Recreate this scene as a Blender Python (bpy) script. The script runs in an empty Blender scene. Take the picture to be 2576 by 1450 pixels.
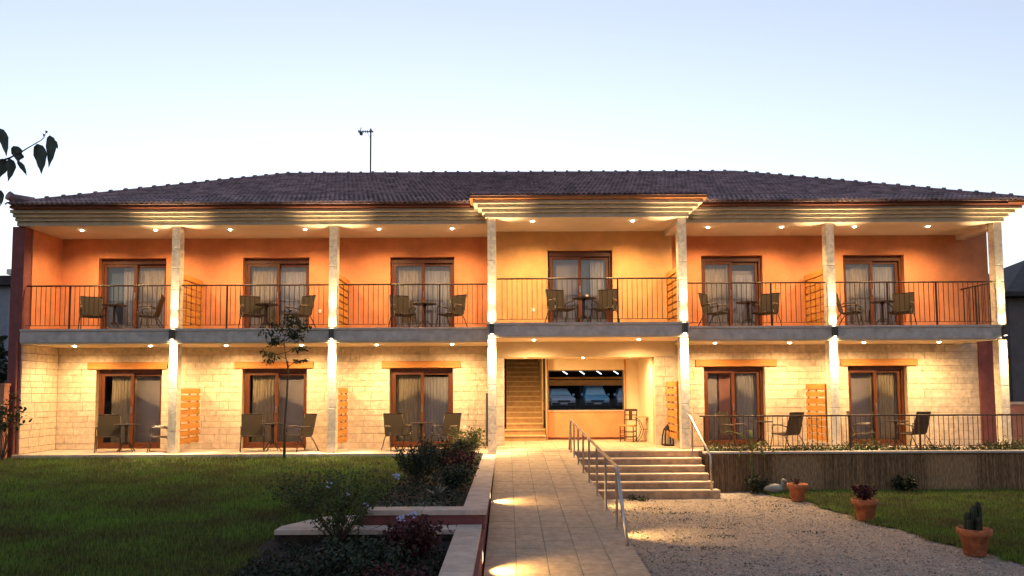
import bpy, math, random
import numpy as np
from mathutils import Vector, Matrix

rnd = random.Random(7)
npr = np.random.default_rng(7)
R = math.radians
scene = bpy.context.scene
COL = scene.collection

# ------------------------------------------------------------------ camera
cd = bpy.data.cameras.new('camera')
cd.sensor_width = 36.0
cd.lens = 36.0 * 1882.0 / 2576.0
cd.shift_x = 13.0 / 2576.0
cd.shift_y = 139.0 / 2576.0
cd.clip_start = 0.05
cd.clip_end = 2000
cam = bpy.data.objects.new('camera', cd)
COL.objects.link(cam)
cam.matrix_world = (Matrix.Translation((0, -19.2, 1.6)) @
                    Matrix.Rotation(R(90) + math.atan(121.0 / 1882.0), 4, 'X') @
                    Matrix.Rotation(R(-0.27), 4, 'Z'))
scene.camera = cam

# ------------------------------------------------------------------ sky (dusk, the sun is just below the horizon)
w = bpy.data.worlds.new("World")
scene.world = w
w.use_nodes = True
nt = w.node_tree
sky = nt.nodes.new('ShaderNodeTexSky')
sky.sky_type = 'NISHITA'
sky.sun_disc = False
sky.sun_elevation = R(-1.0)
sky.sun_rotation = R(-6)
sky.ozone_density = 1.8
sky.dust_density = 0.5
hs = nt.nodes.new('ShaderNodeHueSaturation')
hs.inputs['Saturation'].default_value = 0.54
nt.links.new(sky.outputs[0], hs.inputs['Color'])
tint = nt.nodes.new('ShaderNodeMixRGB')
tint.blend_type = 'MULTIPLY'
tint.inputs[0].default_value = 1.0
tint.inputs[2].default_value = (0.955, 0.975, 1.02, 1)
nt.links.new(hs.outputs[0], tint.inputs[1])
bg = nt.nodes['Background']
nt.links.new(tint.outputs[0], bg.inputs[0])
bg.inputs[1].default_value = 0.077
EXPO = 4.9
LS = 2.0 ** -EXPO                      # lamps are dim in absolute terms: the exposure is long
scene.view_settings.view_transform = 'Standard'
scene.view_settings.look = 'None'
scene.view_settings.exposure = EXPO
scene.view_settings.gamma = 1
scene.view_settings.use_curve_mapping = False
scene.cycles.use_denoising = True
scene.cycles.max_bounces = 8
scene.cycles.transparent_max_bounces = 16
scene.cycles.light_sampling_threshold = 0.0
scene.cycles.use_adaptive_sampling = False
scene.cycles.sample_clamp_indirect = 1.0

# ------------------------------------------------------------------ helpers
class MB:
    def __init__(s):
        s.v = []; s.f = []; s.m = []; s.mi = 0
    def add(s, vs, fs):
        b = len(s.v)
        s.v.extend([tuple(p) for p in vs])
        for f in fs:
            s.f.append(tuple(b + i for i in f)); s.m.append(s.mi)
        return s
    def box(s, x0, y0, z0, x1, y1, z1):
        x0, x1 = min(x0, x1), max(x0, x1); y0, y1 = min(y0, y1), max(y0, y1); z0, z1 = min(z0, z1), max(z0, z1)
        return s.add([(x0,y0,z0),(x1,y0,z0),(x1,y1,z0),(x0,y1,z0),(x0,y0,z1),(x1,y0,z1),(x1,y1,z1),(x0,y1,z1)],
                     [(0,3,2,1),(4,5,6,7),(0,1,5,4),(1,2,6,5),(2,3,7,6),(3,0,4,7)])
    def cbox(s, x0, y0, z0, x1, y1, z1, c=0.008):
        """box with chamfered edges on all sides"""
        vs = []
        X = (x0, x0 + c, x1 - c, x1); Y = (y0, y0 + c, y1 - c, y1); Z = (z0, z0 + c, z1 - c, z1)
        idx = {}
        def P(i, j, k):
            if (i, j, k) not in idx:
                idx[(i, j, k)] = len(vs); vs.append((X[i], Y[j], Z[k]))
            return idx[(i, j, k)]
        fs = []
        fs.append((P(0,1,1),P(0,1,2),P(0,2,2),P(0,2,1))); fs.append((P(3,1,1),P(3,2,1),P(3,2,2),P(3,1,2)))
        fs.append((P(1,0,1),P(2,0,1),P(2,0,2),P(1,0,2))); fs.append((P(1,3,1),P(1,3,2),P(2,3,2),P(2,3,1)))
        fs.append((P(1,1,0),P(1,2,0),P(2,2,0),P(2,1,0))); fs.append((P(1,1,3),P(2,1,3),P(2,2,3),P(1,2,3)))
        for a, b in ((0,1),(3,2)):
            for c_, d in ((0,1),(3,2)):
                fs.append((P(a,d,1),P(a,d,2),P(b,c_,2),P(b,c_,1)))
                fs.append((P(a,1,d),P(a,2,d),P(b,2,c_),P(b,1,c_)))
                fs.append((P(1,a,d),P(2,a,d),P(2,b,c_),P(1,b,c_)))
                for e, g in ((0,1),(3,2)):
                    fs.append((P(a,d,g),P(b,c_,g),P(b,d,e)))
        return s.add(vs, fs)
    def tube(s, pts, r, n=6, cap=True):
        pts = [Vector(p) for p in pts]
        rs = r if isinstance(r, (list, tuple)) else [r] * len(pts)
        rings = []; vs = []; up = None
        for i, p in enumerate(pts):
            d = (pts[min(i + 1, len(pts) - 1)] - pts[max(i - 1, 0)]).normalized()
            if up is None:
                up = d.orthogonal().normalized()
            a = (up - d * up.dot(d))
            a = a.normalized() if a.length > 1e-6 else d.orthogonal().normalized()
            up = a; b = d.cross(a)
            for k in range(n):
                t = 2 * math.pi * k / n
                vs.append(p + (a * math.cos(t) + b * math.sin(t)) * rs[i])
        fs = []
        for i in range(len(pts) - 1):
            for k in range(n):
                k2 = (k + 1) % n
                fs.append((i*n+k, i*n+k2, (i+1)*n+k2, (i+1)*n+k))
        if cap:
            fs.append(tuple(range(n - 1, -1, -1))); fs.append(tuple((len(pts)-1)*n + k for k in range(n)))
        return s.add(vs, fs)
    def lathe(s, prof, n=20, c=(0, 0, 0), cap=True):
        vs = []; fs = []
        for r_, z in prof:
            for k in range(n):
                t = 2 * math.pi * k / n
                vs.append((c[0] + r_ * math.cos(t), c[1] + r_ * math.sin(t), c[2] + z))
        for i in range(len(prof) - 1):
            for k in range(n):
                k2 = (k + 1) % n
                fs.append((i*n+k, i*n+k2, (i+1)*n+k2, (i+1)*n+k))
        if cap:
            fs.append(tuple(range(n - 1, -1, -1))); fs.append(tuple((len(prof)-1)*n + k for k in range(n)))
        return s.add(vs, fs)
    def extrude_x(s, prof, x0, x1):
        """closed profile of (y, z) swept along x"""
        n = len(prof)
        vs = [(x0, y, z) for y, z in prof] + [(x1, y, z) for y, z in prof]
        fs = [(i, (i+1) % n, n + (i+1) % n, n + i) for i in range(n)]
        fs.append(tuple(range(n - 1, -1, -1))); fs.append(tuple(range(n, 2*n)))
        return s.add(vs, fs)
    def extrude_y(s, prof, y0, y1):
        """closed profile of (x, z) swept along y"""
        n = len(prof)
        vs = [(x, y0, z) for x, z in prof] + [(x, y1, z) for x, z in prof]
        fs = [(i, (i+1) % n, n + (i+1) % n, n + i) for i in range(n)]
        fs.append(tuple(range(n - 1, -1, -1))); fs.append(tuple(range(n, 2*n)))
        return s.add(vs, fs)
    def mesh(s, name, mats, smooth=False):
        me = bpy.data.meshes.new(name)
        me.from_pydata(s.v, [], s.f)
        for m in (mats if isinstance(mats, (list, tuple)) else [mats]):
            me.materials.append(m)
        me.polygons.foreach_set('material_index', s.m)
        if smooth:
            me.polygons.foreach_set('use_smooth', [True] * len(s.f))
        import bmesh
        bm = bmesh.new(); bm.from_mesh(me)
        bmesh.ops.recalc_face_normals(bm, faces=bm.faces)
        bm.to_mesh(me); bm.free()
        me.update()
        return me
    def build(s, name, mats, parent=None, smooth=False, bevel=0):
        o = link(name, s.mesh(name, mats, smooth), parent)
        if bevel:
            b = o.modifiers.new('bevel', 'BEVEL'); b.width = bevel; b.segments = 2; b.limit_method = 'ANGLE'
        return o

def link(name, me, parent=None, loc=(0, 0, 0), rot=(0, 0, 0), scale=(1, 1, 1)):
    o = bpy.data.objects.new(name, me)
    COL.objects.link(o)
    if parent: o.parent = parent
    o.location = loc; o.rotation_euler = rot; o.scale = scale
    return o

def tag(o, label=None, cat=None, group=None, kind=None):
    if label: o['label'] = label
    if cat: o['category'] = cat
    if group: o['group'] = group
    if kind: o['kind'] = kind
    return o

def thing(name, label, cat, loc=(0, 0, 0), rz=0, group=None):
    return tag(link(name, None, None, loc, (0, 0, rz)), label, cat, group)

def copy_tree(o, parent=None):
    c = o.copy(); COL.objects.link(c)
    if parent: c.parent = parent
    for ch in [x for x in o.children]:
        copy_tree(ch, c)
    return c

def raw(name, v, f, mat, parent=None, smooth=False):
    """fast mesh from numpy arrays; f is (n, k)"""
    me = bpy.data.meshes.new(name)
    v = np.asarray(v, dtype=np.float32); f = np.asarray(f, dtype=np.int32)
    k = f.shape[1]
    me.vertices.add(len(v)); me.vertices.foreach_set('co', v.ravel())
    me.loops.add(f.size); me.loops.foreach_set('vertex_index', f.ravel())
    me.polygons.add(len(f)); me.polygons.foreach_set('loop_start', np.arange(len(f), dtype=np.int32) * k)
    me.materials.append(mat)
    me.update(calc_edges=True)
    if smooth:
        me.polygons.foreach_set('use_smooth', [True] * len(f))
    return link(name, me, parent)

# ------------------------------------------------------------------ materials
def mat(name, col, rough=0.8, var=0.15, scale=6.0, bump=0.0, bscale=40.0, metal=0.0, spec=0.4,
        objvar=0.0, col2=None, stretch=(1, 1, 1), detail=4.0, trans=0.0, island=0.0):
    m = bpy.data.materials.new(name)
    m.use_nodes = True
    n = m.node_tree.nodes; l = m.node_tree.links
    b = n['Principled BSDF']
    b.inputs['Roughness'].default_value = rough
    b.inputs['Metallic'].default_value = metal
    b.inputs['Specular IOR Level'].default_value = spec
    geo = n.new('ShaderNodeNewGeometry')
    mp = n.new('ShaderNodeMapping'); mp.inputs['Scale'].default_value = stretch
    l.new(geo.outputs['Position'], mp.inputs[0])
    no = n.new('ShaderNodeTexNoise'); no.inputs['Scale'].default_value = scale; no.inputs['Detail'].default_value = detail
    no.inputs['Roughness'].default_value = 0.65
    l.new(mp.outputs[0], no.inputs['Vector'])
    c2 = col2 or tuple(max(0.0, c * (1 - 2.2 * var)) for c in col)
    c1 = tuple(min(1.0, c * (1 + var)) for c in col)
    rp = n.new('ShaderNodeValToRGB')
    rp.color_ramp.elements[0].position = 0.3; rp.color_ramp.elements[0].color = (*c2, 1)
    rp.color_ramp.elements[1].position = 0.7; rp.color_ramp.elements[1].color = (*c1, 1)
    l.new(no.outputs[0], rp.inputs[0])
    out = rp.outputs[0]
    if objvar:
        oi = n.new('ShaderNodeObjectInfo')
        h = n.new('ShaderNodeHueSaturation')
        mr = n.new('ShaderNodeMapRange')
        mr.inputs['To Min'].default_value = 1 - objvar; mr.inputs['To Max'].default_value = 1 + objvar
        l.new(oi.outputs['Random'], mr.inputs[0]); l.new(mr.outputs[0], h.inputs['Value'])
        l.new(out, h.inputs['Color']); out = h.outputs[0]
    if island:
        h = n.new('ShaderNodeHueSaturation'); mr = n.new('ShaderNodeMapRange')
        mr.inputs['To Min'].default_value = 1 - island; mr.inputs['To Max'].default_value = 1 + island
        l.new(geo.outputs['Random Per Island'], mr.inputs[0]); l.new(mr.outputs[0], h.inputs['Value'])
        l.new(out, h.inputs['Color']); out = h.outputs[0]
    l.new(out, b.inputs['Base Color'])
    if bump:
        n2 = n.new('ShaderNodeTexNoise'); n2.inputs['Scale'].default_value = bscale; n2.inputs['Detail'].default_value = 5
        l.new(mp.outputs[0], n2.inputs['Vector'])
        bp = n.new('ShaderNodeBump'); bp.inputs['Strength'].default_value = bump; bp.inputs['Distance'].default_value = 0.02
        l.new(n2.outputs[0], bp.inputs['Height']); l.new(bp.outputs[0], b.inputs['Normal'])
    if trans:
        tr = n.new('ShaderNodeBsdfTranslucent'); mx = n.new('ShaderNodeMixShader'); mx.inputs[0].default_value = trans
        l.new(out, tr.inputs[0]); l.new(b.outputs[0], mx.inputs[1]); l.new(tr.outputs[0], mx.inputs[2])
        l.new(mx.outputs[0], n['Material Output'].inputs[0])
    return m

def emit(name, col, strength):
    m = bpy.data.materials.new(name); m.use_nodes = True
    n = m.node_tree.nodes; b = n['Principled BSDF']
    b.inputs['Base Color'].default_value = (0.8, 0.8, 0.8, 1)
    b.inputs['Emission Color'].default_value = (*col, 1)
    b.inputs['Emission Strength'].default_value = strength * LS
    return m

def glass(name, refl, tintc=(0.9, 0.92, 0.92)):
    m = bpy.data.materials.new(name); m.use_nodes = True
    n = m.node_tree.nodes; l = m.node_tree.links
    n.remove(n['Principled BSDF'])
    t = n.new('ShaderNodeBsdfTransparent'); t.inputs[0].default_value = (*tintc, 1)
    g = n.new('ShaderNodeBsdfGlossy'); g.inputs['Roughness'].default_value = 0.02
    lw = n.new('ShaderNodeLayerWeight'); lw.inputs['Blend'].default_value = 0.25
    mr = n.new('ShaderNodeMapRange'); mr.inputs['To Min'].default_value = refl; mr.inputs['To Max'].default_value = 0.9
    l.new(lw.outputs['Fresnel'], mr.inputs[0])
    mx = n.new('ShaderNodeMixShader')
    l.new(mr.outputs[0], mx.inputs[0]); l.new(t.outputs[0], mx.inputs[1]); l.new(g.outputs[0], mx.inputs[2])
    l.new(mx.outputs[0], n['Material Output'].inputs[0])
    return m

M = dict(
    stone=mat('limestone', (0.66, 0.54, 0.40), 0.85, 0.13, 8, 0.45, 30, objvar=0.09),
    mortar=mat('mortar', (0.46, 0.36, 0.23), 0.95, 0.12, 9, 0.3, 60),
    colstone=mat('column_stone', (0.60, 0.53, 0.43), 0.75, 0.16, 9, 0.35, 35, objvar=0.07),
    orange=mat('orange_stucco', (0.62, 0.235, 0.105), 0.9, 0.09, 2.0, 0.5, 45),
    yellow=mat('yellow_stucco', (0.63, 0.335, 0.135), 0.9, 0.08, 2.0, 0.5, 45),
    cream=mat('cream_plaster', (0.66, 0.54, 0.36), 0.9, 0.04, 2.5, 0.2, 80),
    maroon=mat('maroon_stucco', (0.21, 0.070, 0.068), 0.9, 0.12, 4, 0.35, 70),
    ceil=mat('ceiling_paint', (0.62, 0.53, 0.43), 0.9, 0.03, 2, 0.1, 60),
    slab=mat('slab_concrete', (0.50, 0.46, 0.43), 0.85, 0.14, 5, 0.25, 60),
    slabtop=mat('slab_coping', (0.47, 0.42, 0.38), 0.7, 0.1, 6, 0.2, 60),
    cornice=mat('cornice_plaster', (0.52, 0.45, 0.34), 0.85, 0.10, 4, 0.15, 60),
    eave=mat('eave_board_paint', (0.16, 0.05, 0.03), 0.7, 0.15, 5),
    eavewood=mat('eave_wood', (0.45, 0.18, 0.06), 0.7, 0.15, 5),
    tile=mat('roof_clay', (0.27, 0.185, 0.20), 0.65, 0.3, 2.2, 0.3, 50, objvar=0.22),
    tile2=mat('roof_clay_rest', (0.27, 0.185, 0.20), 0.65, 0.3, 3.5, 0.3, 50, island=0.25),
    door=mat('door_wood', (0.115, 0.032, 0.010), 0.45, 0.2, 5, 0.15, 40, stretch=(6, 6, 0.6)),
    lintel=mat('lintel_wood', (0.52, 0.205, 0.045), 0.6, 0.14, 5, 0.2, 40, stretch=(0.5, 6, 6)),
    slat=mat('slat_wood', (0.50, 0.215, 0.04), 0.65, 0.18, 5, 0.2, 40, stretch=(4, 0.5, 6), objvar=0.12),
    iron=mat('painted_iron', (0.075, 0.042, 0.03), 0.45, 0.2, 12, metal=0.3),
    steel=mat('brushed_steel', (0.45, 0.42, 0.40), 0.32, 0.12, 10, metal=0.9),
    sling=mat('sling_fabric', (0.034, 0.024, 0.014), 0.9, 0.15, 60, 0.2, 300),
    frame=mat('chair_frame', (0.05, 0.035, 0.028), 0.4, 0.15, 10, metal=0.4),
    pad=mat('arm_pad', (0.20, 0.17, 0.14), 0.18, 0.1, 10, spec=0.7),
    curt_b=mat('beige_curtain', (0.60, 0.49, 0.35), 0.95, 0.14, 10, stretch=(3, 3, .3), trans=0.3),
    curt_w=mat('sheer_curtain', (0.66, 0.63, 0.65), 0.95, 0.12, 10, stretch=(3, 3, .3), trans=0.45),
    curt_p=mat('rose_panel', (0.42, 0.20, 0.17), 0.95, 0.06, 3),
    refl_g=mat('grey_reflection', (0.34, 0.30, 0.31), 0.95, 0.05, 3),  # flat grey standing in for sky mirrored in the door glass
    refl_d=mat('blue_reflection', (0.08, 0.13, 0.20), 0.95, 0.05, 3),  # painted blue of the sky's reflection in some door panes
    room=mat('room_paint', (0.16, 0.13, 0.10), 0.9, 0.05, 2),
    glass=glass('window_glass', 0.065, (0.97, 0.97, 0.97)),
    glass_clear=glass('lobby_glass', 0.06),
    dark=mat('dark_housing', (0.07, 0.066, 0.062), 0.5, 0.1, 8),
    white=mat('white_plastic', (0.7, 0.68, 0.64), 0.5, 0.03, 8),
    paver=mat('ramp_paver', (0.45, 0.335, 0.235), 0.75, 0.14, 9, 0.5, 70, objvar=0.05),
    grout=mat('paver_joint', (0.22, 0.165, 0.12), 0.95, 0.1, 9),
    step=mat('step_stone', (0.42, 0.275, 0.17), 0.8, 0.22, 5, 0.4, 50, objvar=0.06),
    nosing=mat('step_nosing', (0.56, 0.44, 0.32), 0.6, 0.1, 8),
    stairtile=mat('stairwell_stone', (0.52, 0.37, 0.20), 0.7, 0.1, 6),
    stairriser=mat('shadowed_riser', (0.36, 0.22, 0.10), 0.8, 0.12, 6),  # darker than the treads, replacing the shadow lines under the nosings
    coping=mat('coping_stone', (0.52, 0.42, 0.35), 0.7, 0.15, 4, 0.25, 40, objvar=0.05),
    soil=mat('soil', (0.035, 0.024, 0.018), 0.95, 0.4, 6, 0.8, 30),
    turf=mat('turf', (0.055, 0.080, 0.018), 0.95, 0.35, 1.6, 0.6, 60, col2=(0.022, 0.025, 0.010)),
    blade=mat('grass_blade', (0.105, 0.190, 0.028), 0.75, 0.35, 0.8, col2=(0.110, 0.085, 0.040), spec=0.2, trans=0.2, island=0.65),
    gravel=mat('gravel', (0.41, 0.335, 0.28), 0.95, 0.22, 22, 1.0, 70, detail=8),
    pebble=mat('pebbles', (0.45, 0.38, 0.325), 0.9, 0.3, 35, island=0.5),
    earth=mat('bare_earth', (0.10, 0.085, 0.06), 0.95, 0.3, 1.2, 0.5, 10),
    reed=mat('reed', (0.28, 0.175, 0.09), 0.85, 0.3, 14, stretch=(2.5, 2.5, 0.5), island=0.5),
    terra=mat('terracotta', (0.44, 0.150, 0.068), 0.85, 0.24, 9, 0.3, 50),
    leaf=mat('leaf_green', (0.055, 0.085, 0.022), 0.6, 0.45, 9, trans=0.25),
    leaf_m=mat('leaf_mid', (0.085, 0.120, 0.032), 0.6, 0.4, 9, trans=0.3),
    leaf_l=mat('leaf_light', (0.13, 0.16, 0.045), 0.6, 0.35, 9, trans=0.3),
    leaf_d=mat('leaf_dark', (0.024, 0.040, 0.018), 0.6, 0.4, 9, trans=0.15),
    leaf_r=mat('leaf_red', (0.085, 0.020, 0.024), 0.6, 0.5, 12, trans=0.2),
    leaf_t=mat('leaf_teal', (0.05, 0.075, 0.06), 0.55, 0.3, 14, trans=0.1),
    agave=mat('agave_leaf', (0.16, 0.17, 0.13), 0.6, 0.2, 9),
    petal=mat('pale_blue_petal', (0.42, 0.46, 0.68), 0.7, 0.1, 20, trans=0.2),
    bark=mat('bark', (0.085, 0.062, 0.045), 0.9, 0.3, 20, 0.6, 60),
    pinkwall=mat('pink_wall', (0.42, 0.19, 0.125), 0.9, 0.1, 3, 0.2, 60),
    house_g=mat('house_grey', (0.145, 0.135, 0.13), 0.9, 0.1, 2),
    house_b=mat('house_blue', (0.24, 0.28, 0.33), 0.9, 0.1, 2),
    roof_d=mat('dark_roof', (0.05, 0.045, 0.05), 0.85, 0.2, 4),
    ceramic=mat('grey_ceramic', (0.26, 0.27, 0.26), 0.45, 0.12, 9),
    carp=mat('silver_paint', (0.50, 0.58, 0.70), 0.3, 0.03, 5, metal=0.0),
    carb=mat('blue_paint', (0.20, 0.48, 0.72), 0.3, 0.03, 5, metal=0.0),
    carglass=mat('car_glass', (0.34, 0.56, 0.68), 0.12, 0.05, 5, spec=0.8),
    rubber=mat('rubber', (0.02, 0.02, 0.02), 0.8, 0.1, 5),
    lampglass=mat('headlight_glass', (0.7, 0.72, 0.75), 0.15, 0.03, 5, spec=0.8),
    timber=mat('lamplit_timber', (0.80, 0.24, 0.025), 0.7, 0.15, 3, stretch=(.3, 2, 2)),  # orange deepened to stand in for warm lamplight on the beams
    asphalt=mat('asphalt', (0.05, 0.047, 0.045), 0.9, 0.2, 10),
    darkwall=mat('unlit_dark', (0.03, 0.022, 0.02), 0.9, 0.3, 1.5),  # near black, put in for the darkness of hall and carport
    lantern=mat('lantern_metal', (0.05, 0.028, 0.018), 0.55, 0.2, 20, metal=0.5),
    candle=mat('candle_wax', (0.55, 0.45, 0.32), 0.6, 0.05, 20),
    rush=mat('rush_seat', (0.34, 0.19, 0.06), 0.9, 0.2, 30),
    chairwood=mat('dark_chair_wood', (0.05, 0.02, 0.01), 0.5, 0.2, 10),
    plate=mat('plate_white', (0.6, 0.6, 0.6), 0.5, 0.02, 5),
)
WARM = (1.0, 0.63, 0.27)
WARM2 = (1.0, 0.70, 0.36)
M['lens'] = emit('lit_downlight_lens', (1.0, 0.78, 0.48), 60)
M['lens2'] = emit('lit_sconce_lens', (1.0, 0.80, 0.5), 30)
M['lens3'] = emit('lit_step_lens', (1.0, 0.80, 0.5), 3.0)
M['tube'] = emit('fluorescent_tube', (0.95, 0.95, 1.0), 4.0)

def lamp(name, kind, loc, power, col, parent, direction=None, angle=90, blend=0.8, size=0.03):
    ld = bpy.data.lights.new(name, kind)
    ld.energy = power * LS; ld.color = col
    ld.shadow_soft_size = size
    if kind == 'SPOT':
        ld.spot_size = R(angle); ld.spot_blend = blend
    o = bpy.data.objects.new(name, ld); COL.objects.link(o)
    o.parent = parent; o.location = loc
    if direction is not None:
        o.rotation_euler = Vector(direction).to_track_quat('-Z', 'Y').to_euler()
    return o

# ================================================================== THE SETTING: ground
def zl(y):                       # left lawn height
    return 0.0 if y > -1.0 else max(-0.42, (y + 1.0) * 0.030)
def zg(y):                       # gravel yard and right lawn height
    return -0.82 + min(0.0, (y + 1.5)) * 0.018
def zr(y):                       # ramp height
    return 0.148 + (y + 0.9) * 0.0625

g = MB(); g.add([(-900,-300,-1.9),(900,-300,-1.9),(900,1500,-1.9),(-900,1500,-1.9)], [(0,1,2,3)])
tag(g.build('ground', M['earth']), kind='structure')

def sheet(name, xs, ys, zf, m, kind='structure'):
    nx, ny = len(xs), len(ys)
    v = [(x, y, zf(x, y)) for y in ys for x in xs]
    f = [(j*nx+i, j*nx+i+1, (j+1)*nx+i+1, (j+1)*nx+i) for j in range(ny-1) for i in range(nx-1)]
    o = raw(name, v, f, m, smooth=True)
    return tag(o, kind=kind)

lumps = lambda x, y: 0.018*math.sin(1.9*x+0.6*y)*math.sin(1.3*y+0.4*x) + 0.010*math.sin(4.1*x+2*y)*math.sin(3.7*y)
xs = list(np.linspace(-30, -1.95, 90)); ys = list(np.linspace(-24, -0.22, 80))
sheet('lawn', xs, ys, lambda x, y: zl(y) - 0.03 + (lumps(x, y) if y < -0.8 else 0) - (0.5 if x > -2.9 and y < -9.75 else 0), M['turf'])
# edge of the gravel: x as a function of y
EDGE = [(-0.9, 5.75), (-2.69, 6.48), (-5.12, 6.78), (-7.15, 7.2), (-8.14, 7.5), (-12, 8.7), (-24, 12)]
def edge_x(y):
    if y >= EDGE[0][0]: return EDGE[0][1]
    for (y0, x0), (y1, x1) in zip(EDGE, EDGE[1:]):
        if y1 <= y <= y0: return x0 + (x1-x0)*(y-y0)/(y1-y0)
    return EDGE[-1][1]
sheet('gravel_yard', list(np.linspace(-1.9, 18, 120)), list(np.linspace(-24, -0.9, 130)),
      lambda x, y: zg(y) + 0.012*math.sin(3.1*x+1.7*y)*math.sin(2.3*y-x) + 0.006*math.sin(9*x+5*y)*math.sin(8*y-3*x), M['gravel'])
v = []; f = []
ysr = np.linspace(-24, -1.12, 90); NXR = 40
for j, y in enumerate(ysr):
    x0 = edge_x(y) + 0.07*math.sin(4*y) + 0.05*math.sin(9.7*y) + 0.04*math.sin(23*y)
    for i in range(NXR):
        t = i/(NXR-1); x = x0 + (30 - x0)*t**1.6
        v.append((x, y, zg(y) + 0.03 + lumps(x, y)*0.7))
for j in range(len(ysr)-1):
    for i in range(NXR-1):
        a = j*NXR+i; f.append((a, a+1, a+NXR+1, a+NXR))
tag(raw('side_lawn', v, f, M['turf'], smooth=True), kind='structure')

# grass blades (uncountable): one object per lawn
def grass(name, pts, label):
    n = len(pts)
    pts = np.asarray(pts)
    a = npr.uniform(0, 2*math.pi, n); hgt = npr.uniform(0.022, 0.080, n); wd = npr.uniform(0.003, 0.009, n)
    lean = npr.uniform(0, 0.035, n); la = npr.uniform(0, 2*math.pi, n)
    dx = np.cos(a)*wd; dy = np.sin(a)*wd
    v = np.zeros((n, 3, 3))
    v[:, 0] = pts + np.stack([dx, dy, -0.01+0*dx], 1)
    v[:, 1] = pts - np.stack([dx, dy, 0.01+0*dx], 1)
    v[:, 2] = pts + np.stack([np.cos(la)*lean, np.sin(la)*lean, hgt], 1)
    o = raw(name, v.reshape(-1, 3), np.arange(3*n).reshape(-1, 3), M['blade'])
    return tag(o, label, 'grass', kind='stuff')
pts = []
while len(pts) < 170000:
    d = 7.5 * (19.0/7.5) ** rnd.random()
    y = -19.2 + d
    x = rnd.uniform(-0.72*d - 0.6, -0.2)
    if y > -0.24 or x > -1.95 or x < -14: continue
    if -3.05 < x and -9.75 < y < -8.6: continue
    if x > -2.9 and y < -9.6: continue
    pts.append((x, y, zl(y) - 0.028 + (lumps(x, y) if y < -0.8 else 0)))
grass('lawn_grass', pts, 'dark green mown grass covering the large lawn on the left')
pts = []
while len(pts) < 60000:
    d = 9.0 * (18.0/9.0) ** rnd.random()
    y = -19.2 + d
    x = rnd.uniform(5.5, 0.72*d + 0.4)
    x0 = edge_x(y) + 0.07*math.sin(4*y) + 0.05*math.sin(9.7*y) + 0.04*math.sin(23*y)
    if y > -1.14 or x < x0 - 0.02 - 0.12*rnd.random()**3: continue
    pts.append((x, y, zg(y) + 0.028 + lumps(x, y)*0.7))
grass('side_lawn_grass', pts, 'green grass on the small lawn right of the gravel yard')

# pebbles
oct_v = np.array([(1,0,0),(-1,0,0),(0,1,0),(0,-1,0),(0,0,.7),(0,0,-.7)], float)
oct_f = np.array([(0,2,4),(2,1,4),(1,3,4),(3,0,4),(2,0,5),(1,2,5),(3,1,5),(0,3,5)])
V = []; n = 0
P_ = []
while n < 26000:
    d = 8.0 * (17.5/8.0) ** rnd.random(); y = -19.2 + d; x = rnd.uniform(1.6, min(9, 0.72*d))
    if x > edge_x(y) or (y > -2.25 and 1.5 < x < 4.9): continue
    P_.append((x, y, zg(y) + 0.012*math.sin(3.1*x+1.7*y)*math.sin(2.3*y-x)+0.004)); n += 1
P_ = np.array(P_); sc_ = npr.lognormal(math.log(0.011), 0.4, n); ang = npr.uniform(0, 6.28, n)
jit = oct_v[None] * npr.uniform(0.6, 1.3, (n, 6, 1)) * sc_[:, None, None]
jx = jit[..., 0]*np.cos(ang)[:, None] - jit[..., 1]*np.sin(ang)[:, None]
jy = jit[..., 0]*np.sin(ang)[:, None] + jit[..., 1]*np.cos(ang)[:, None]
V = np.stack([jx + P_[:, 0:1], jy + P_[:, 1:2], jit[..., 2] + P_[:, 2:3]], -1).reshape(-1, 3)
F_ = (oct_f[None] + 6*np.arange(n)[:, None, None]).reshape(-1, 3)
tag(raw('pebbles', V, F_, M['pebble']), 'loose pale stone chips scattered over the gravel yard', 'gravel', kind='stuff')

# terrace and landing
tr = MB()
tr.box(-12.5, -0.22, -0.5, -0.275, 1.6, 0.05)
tr.box(4.75, -0.55, -0.9, 13.2, 1.55, 0.05)
terr = tag(tr.build('terrace', M['coping']), kind='structure')
ld_ = MB(); ld_.box(-0.27, -0.88, -0.9, 4.74, 9.8, 0.135)
landing = tag(ld_.build('landing', M['grout']), kind='structure')

unit = MB().cbox(-0.5, -0.5, -0.5, 0.5, 0.5, 0.5, 0.02)
ME_paver = unit.mesh('paving_tile', M['paver'])
ME_stone = unit.mesh('stone', M['stone'])
ME_col = unit.mesh('stone_block', M['colstone'])
ME_step = MB().cbox(-.5, -.5, -.5, .5, .5, .5, 0.01).mesh('step_slab', M['step'])

def tiles(parent, x0, x1, y0, y1, zf, tw, tl, stagger=False, slope=0.0):
    nx = round((x1-x0)/tw); ny = round((y1-y0)/tl); dx = (x1-x0)/nx; dy = (y1-y0)/ny
    for j in range(ny):
        off = dx*0.5 if (stagger and j % 2) else 0
        cuts = [x0] + [x0 + off + i*dx for i in range(0 if off else 1, nx)] + [x1]
        for a, b in zip(cuts, cuts[1:]):
            if b - a < 0.03: continue
            y = y0 + (j+0.5)*dy
            o = link('paving_tile', ME_paver, parent, ((a+b)/2, y, zf(y) - 0.019 + rnd.uniform(-.0015, .0015)),
                     (math.atan(slope), 0, 0), (b-a-0.006, dy-0.006, 0.04))
tiles(landing, -0.27, 4.74, -0.90, 3.3, lambda y: 0.15, 0.40, 0.40)
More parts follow.
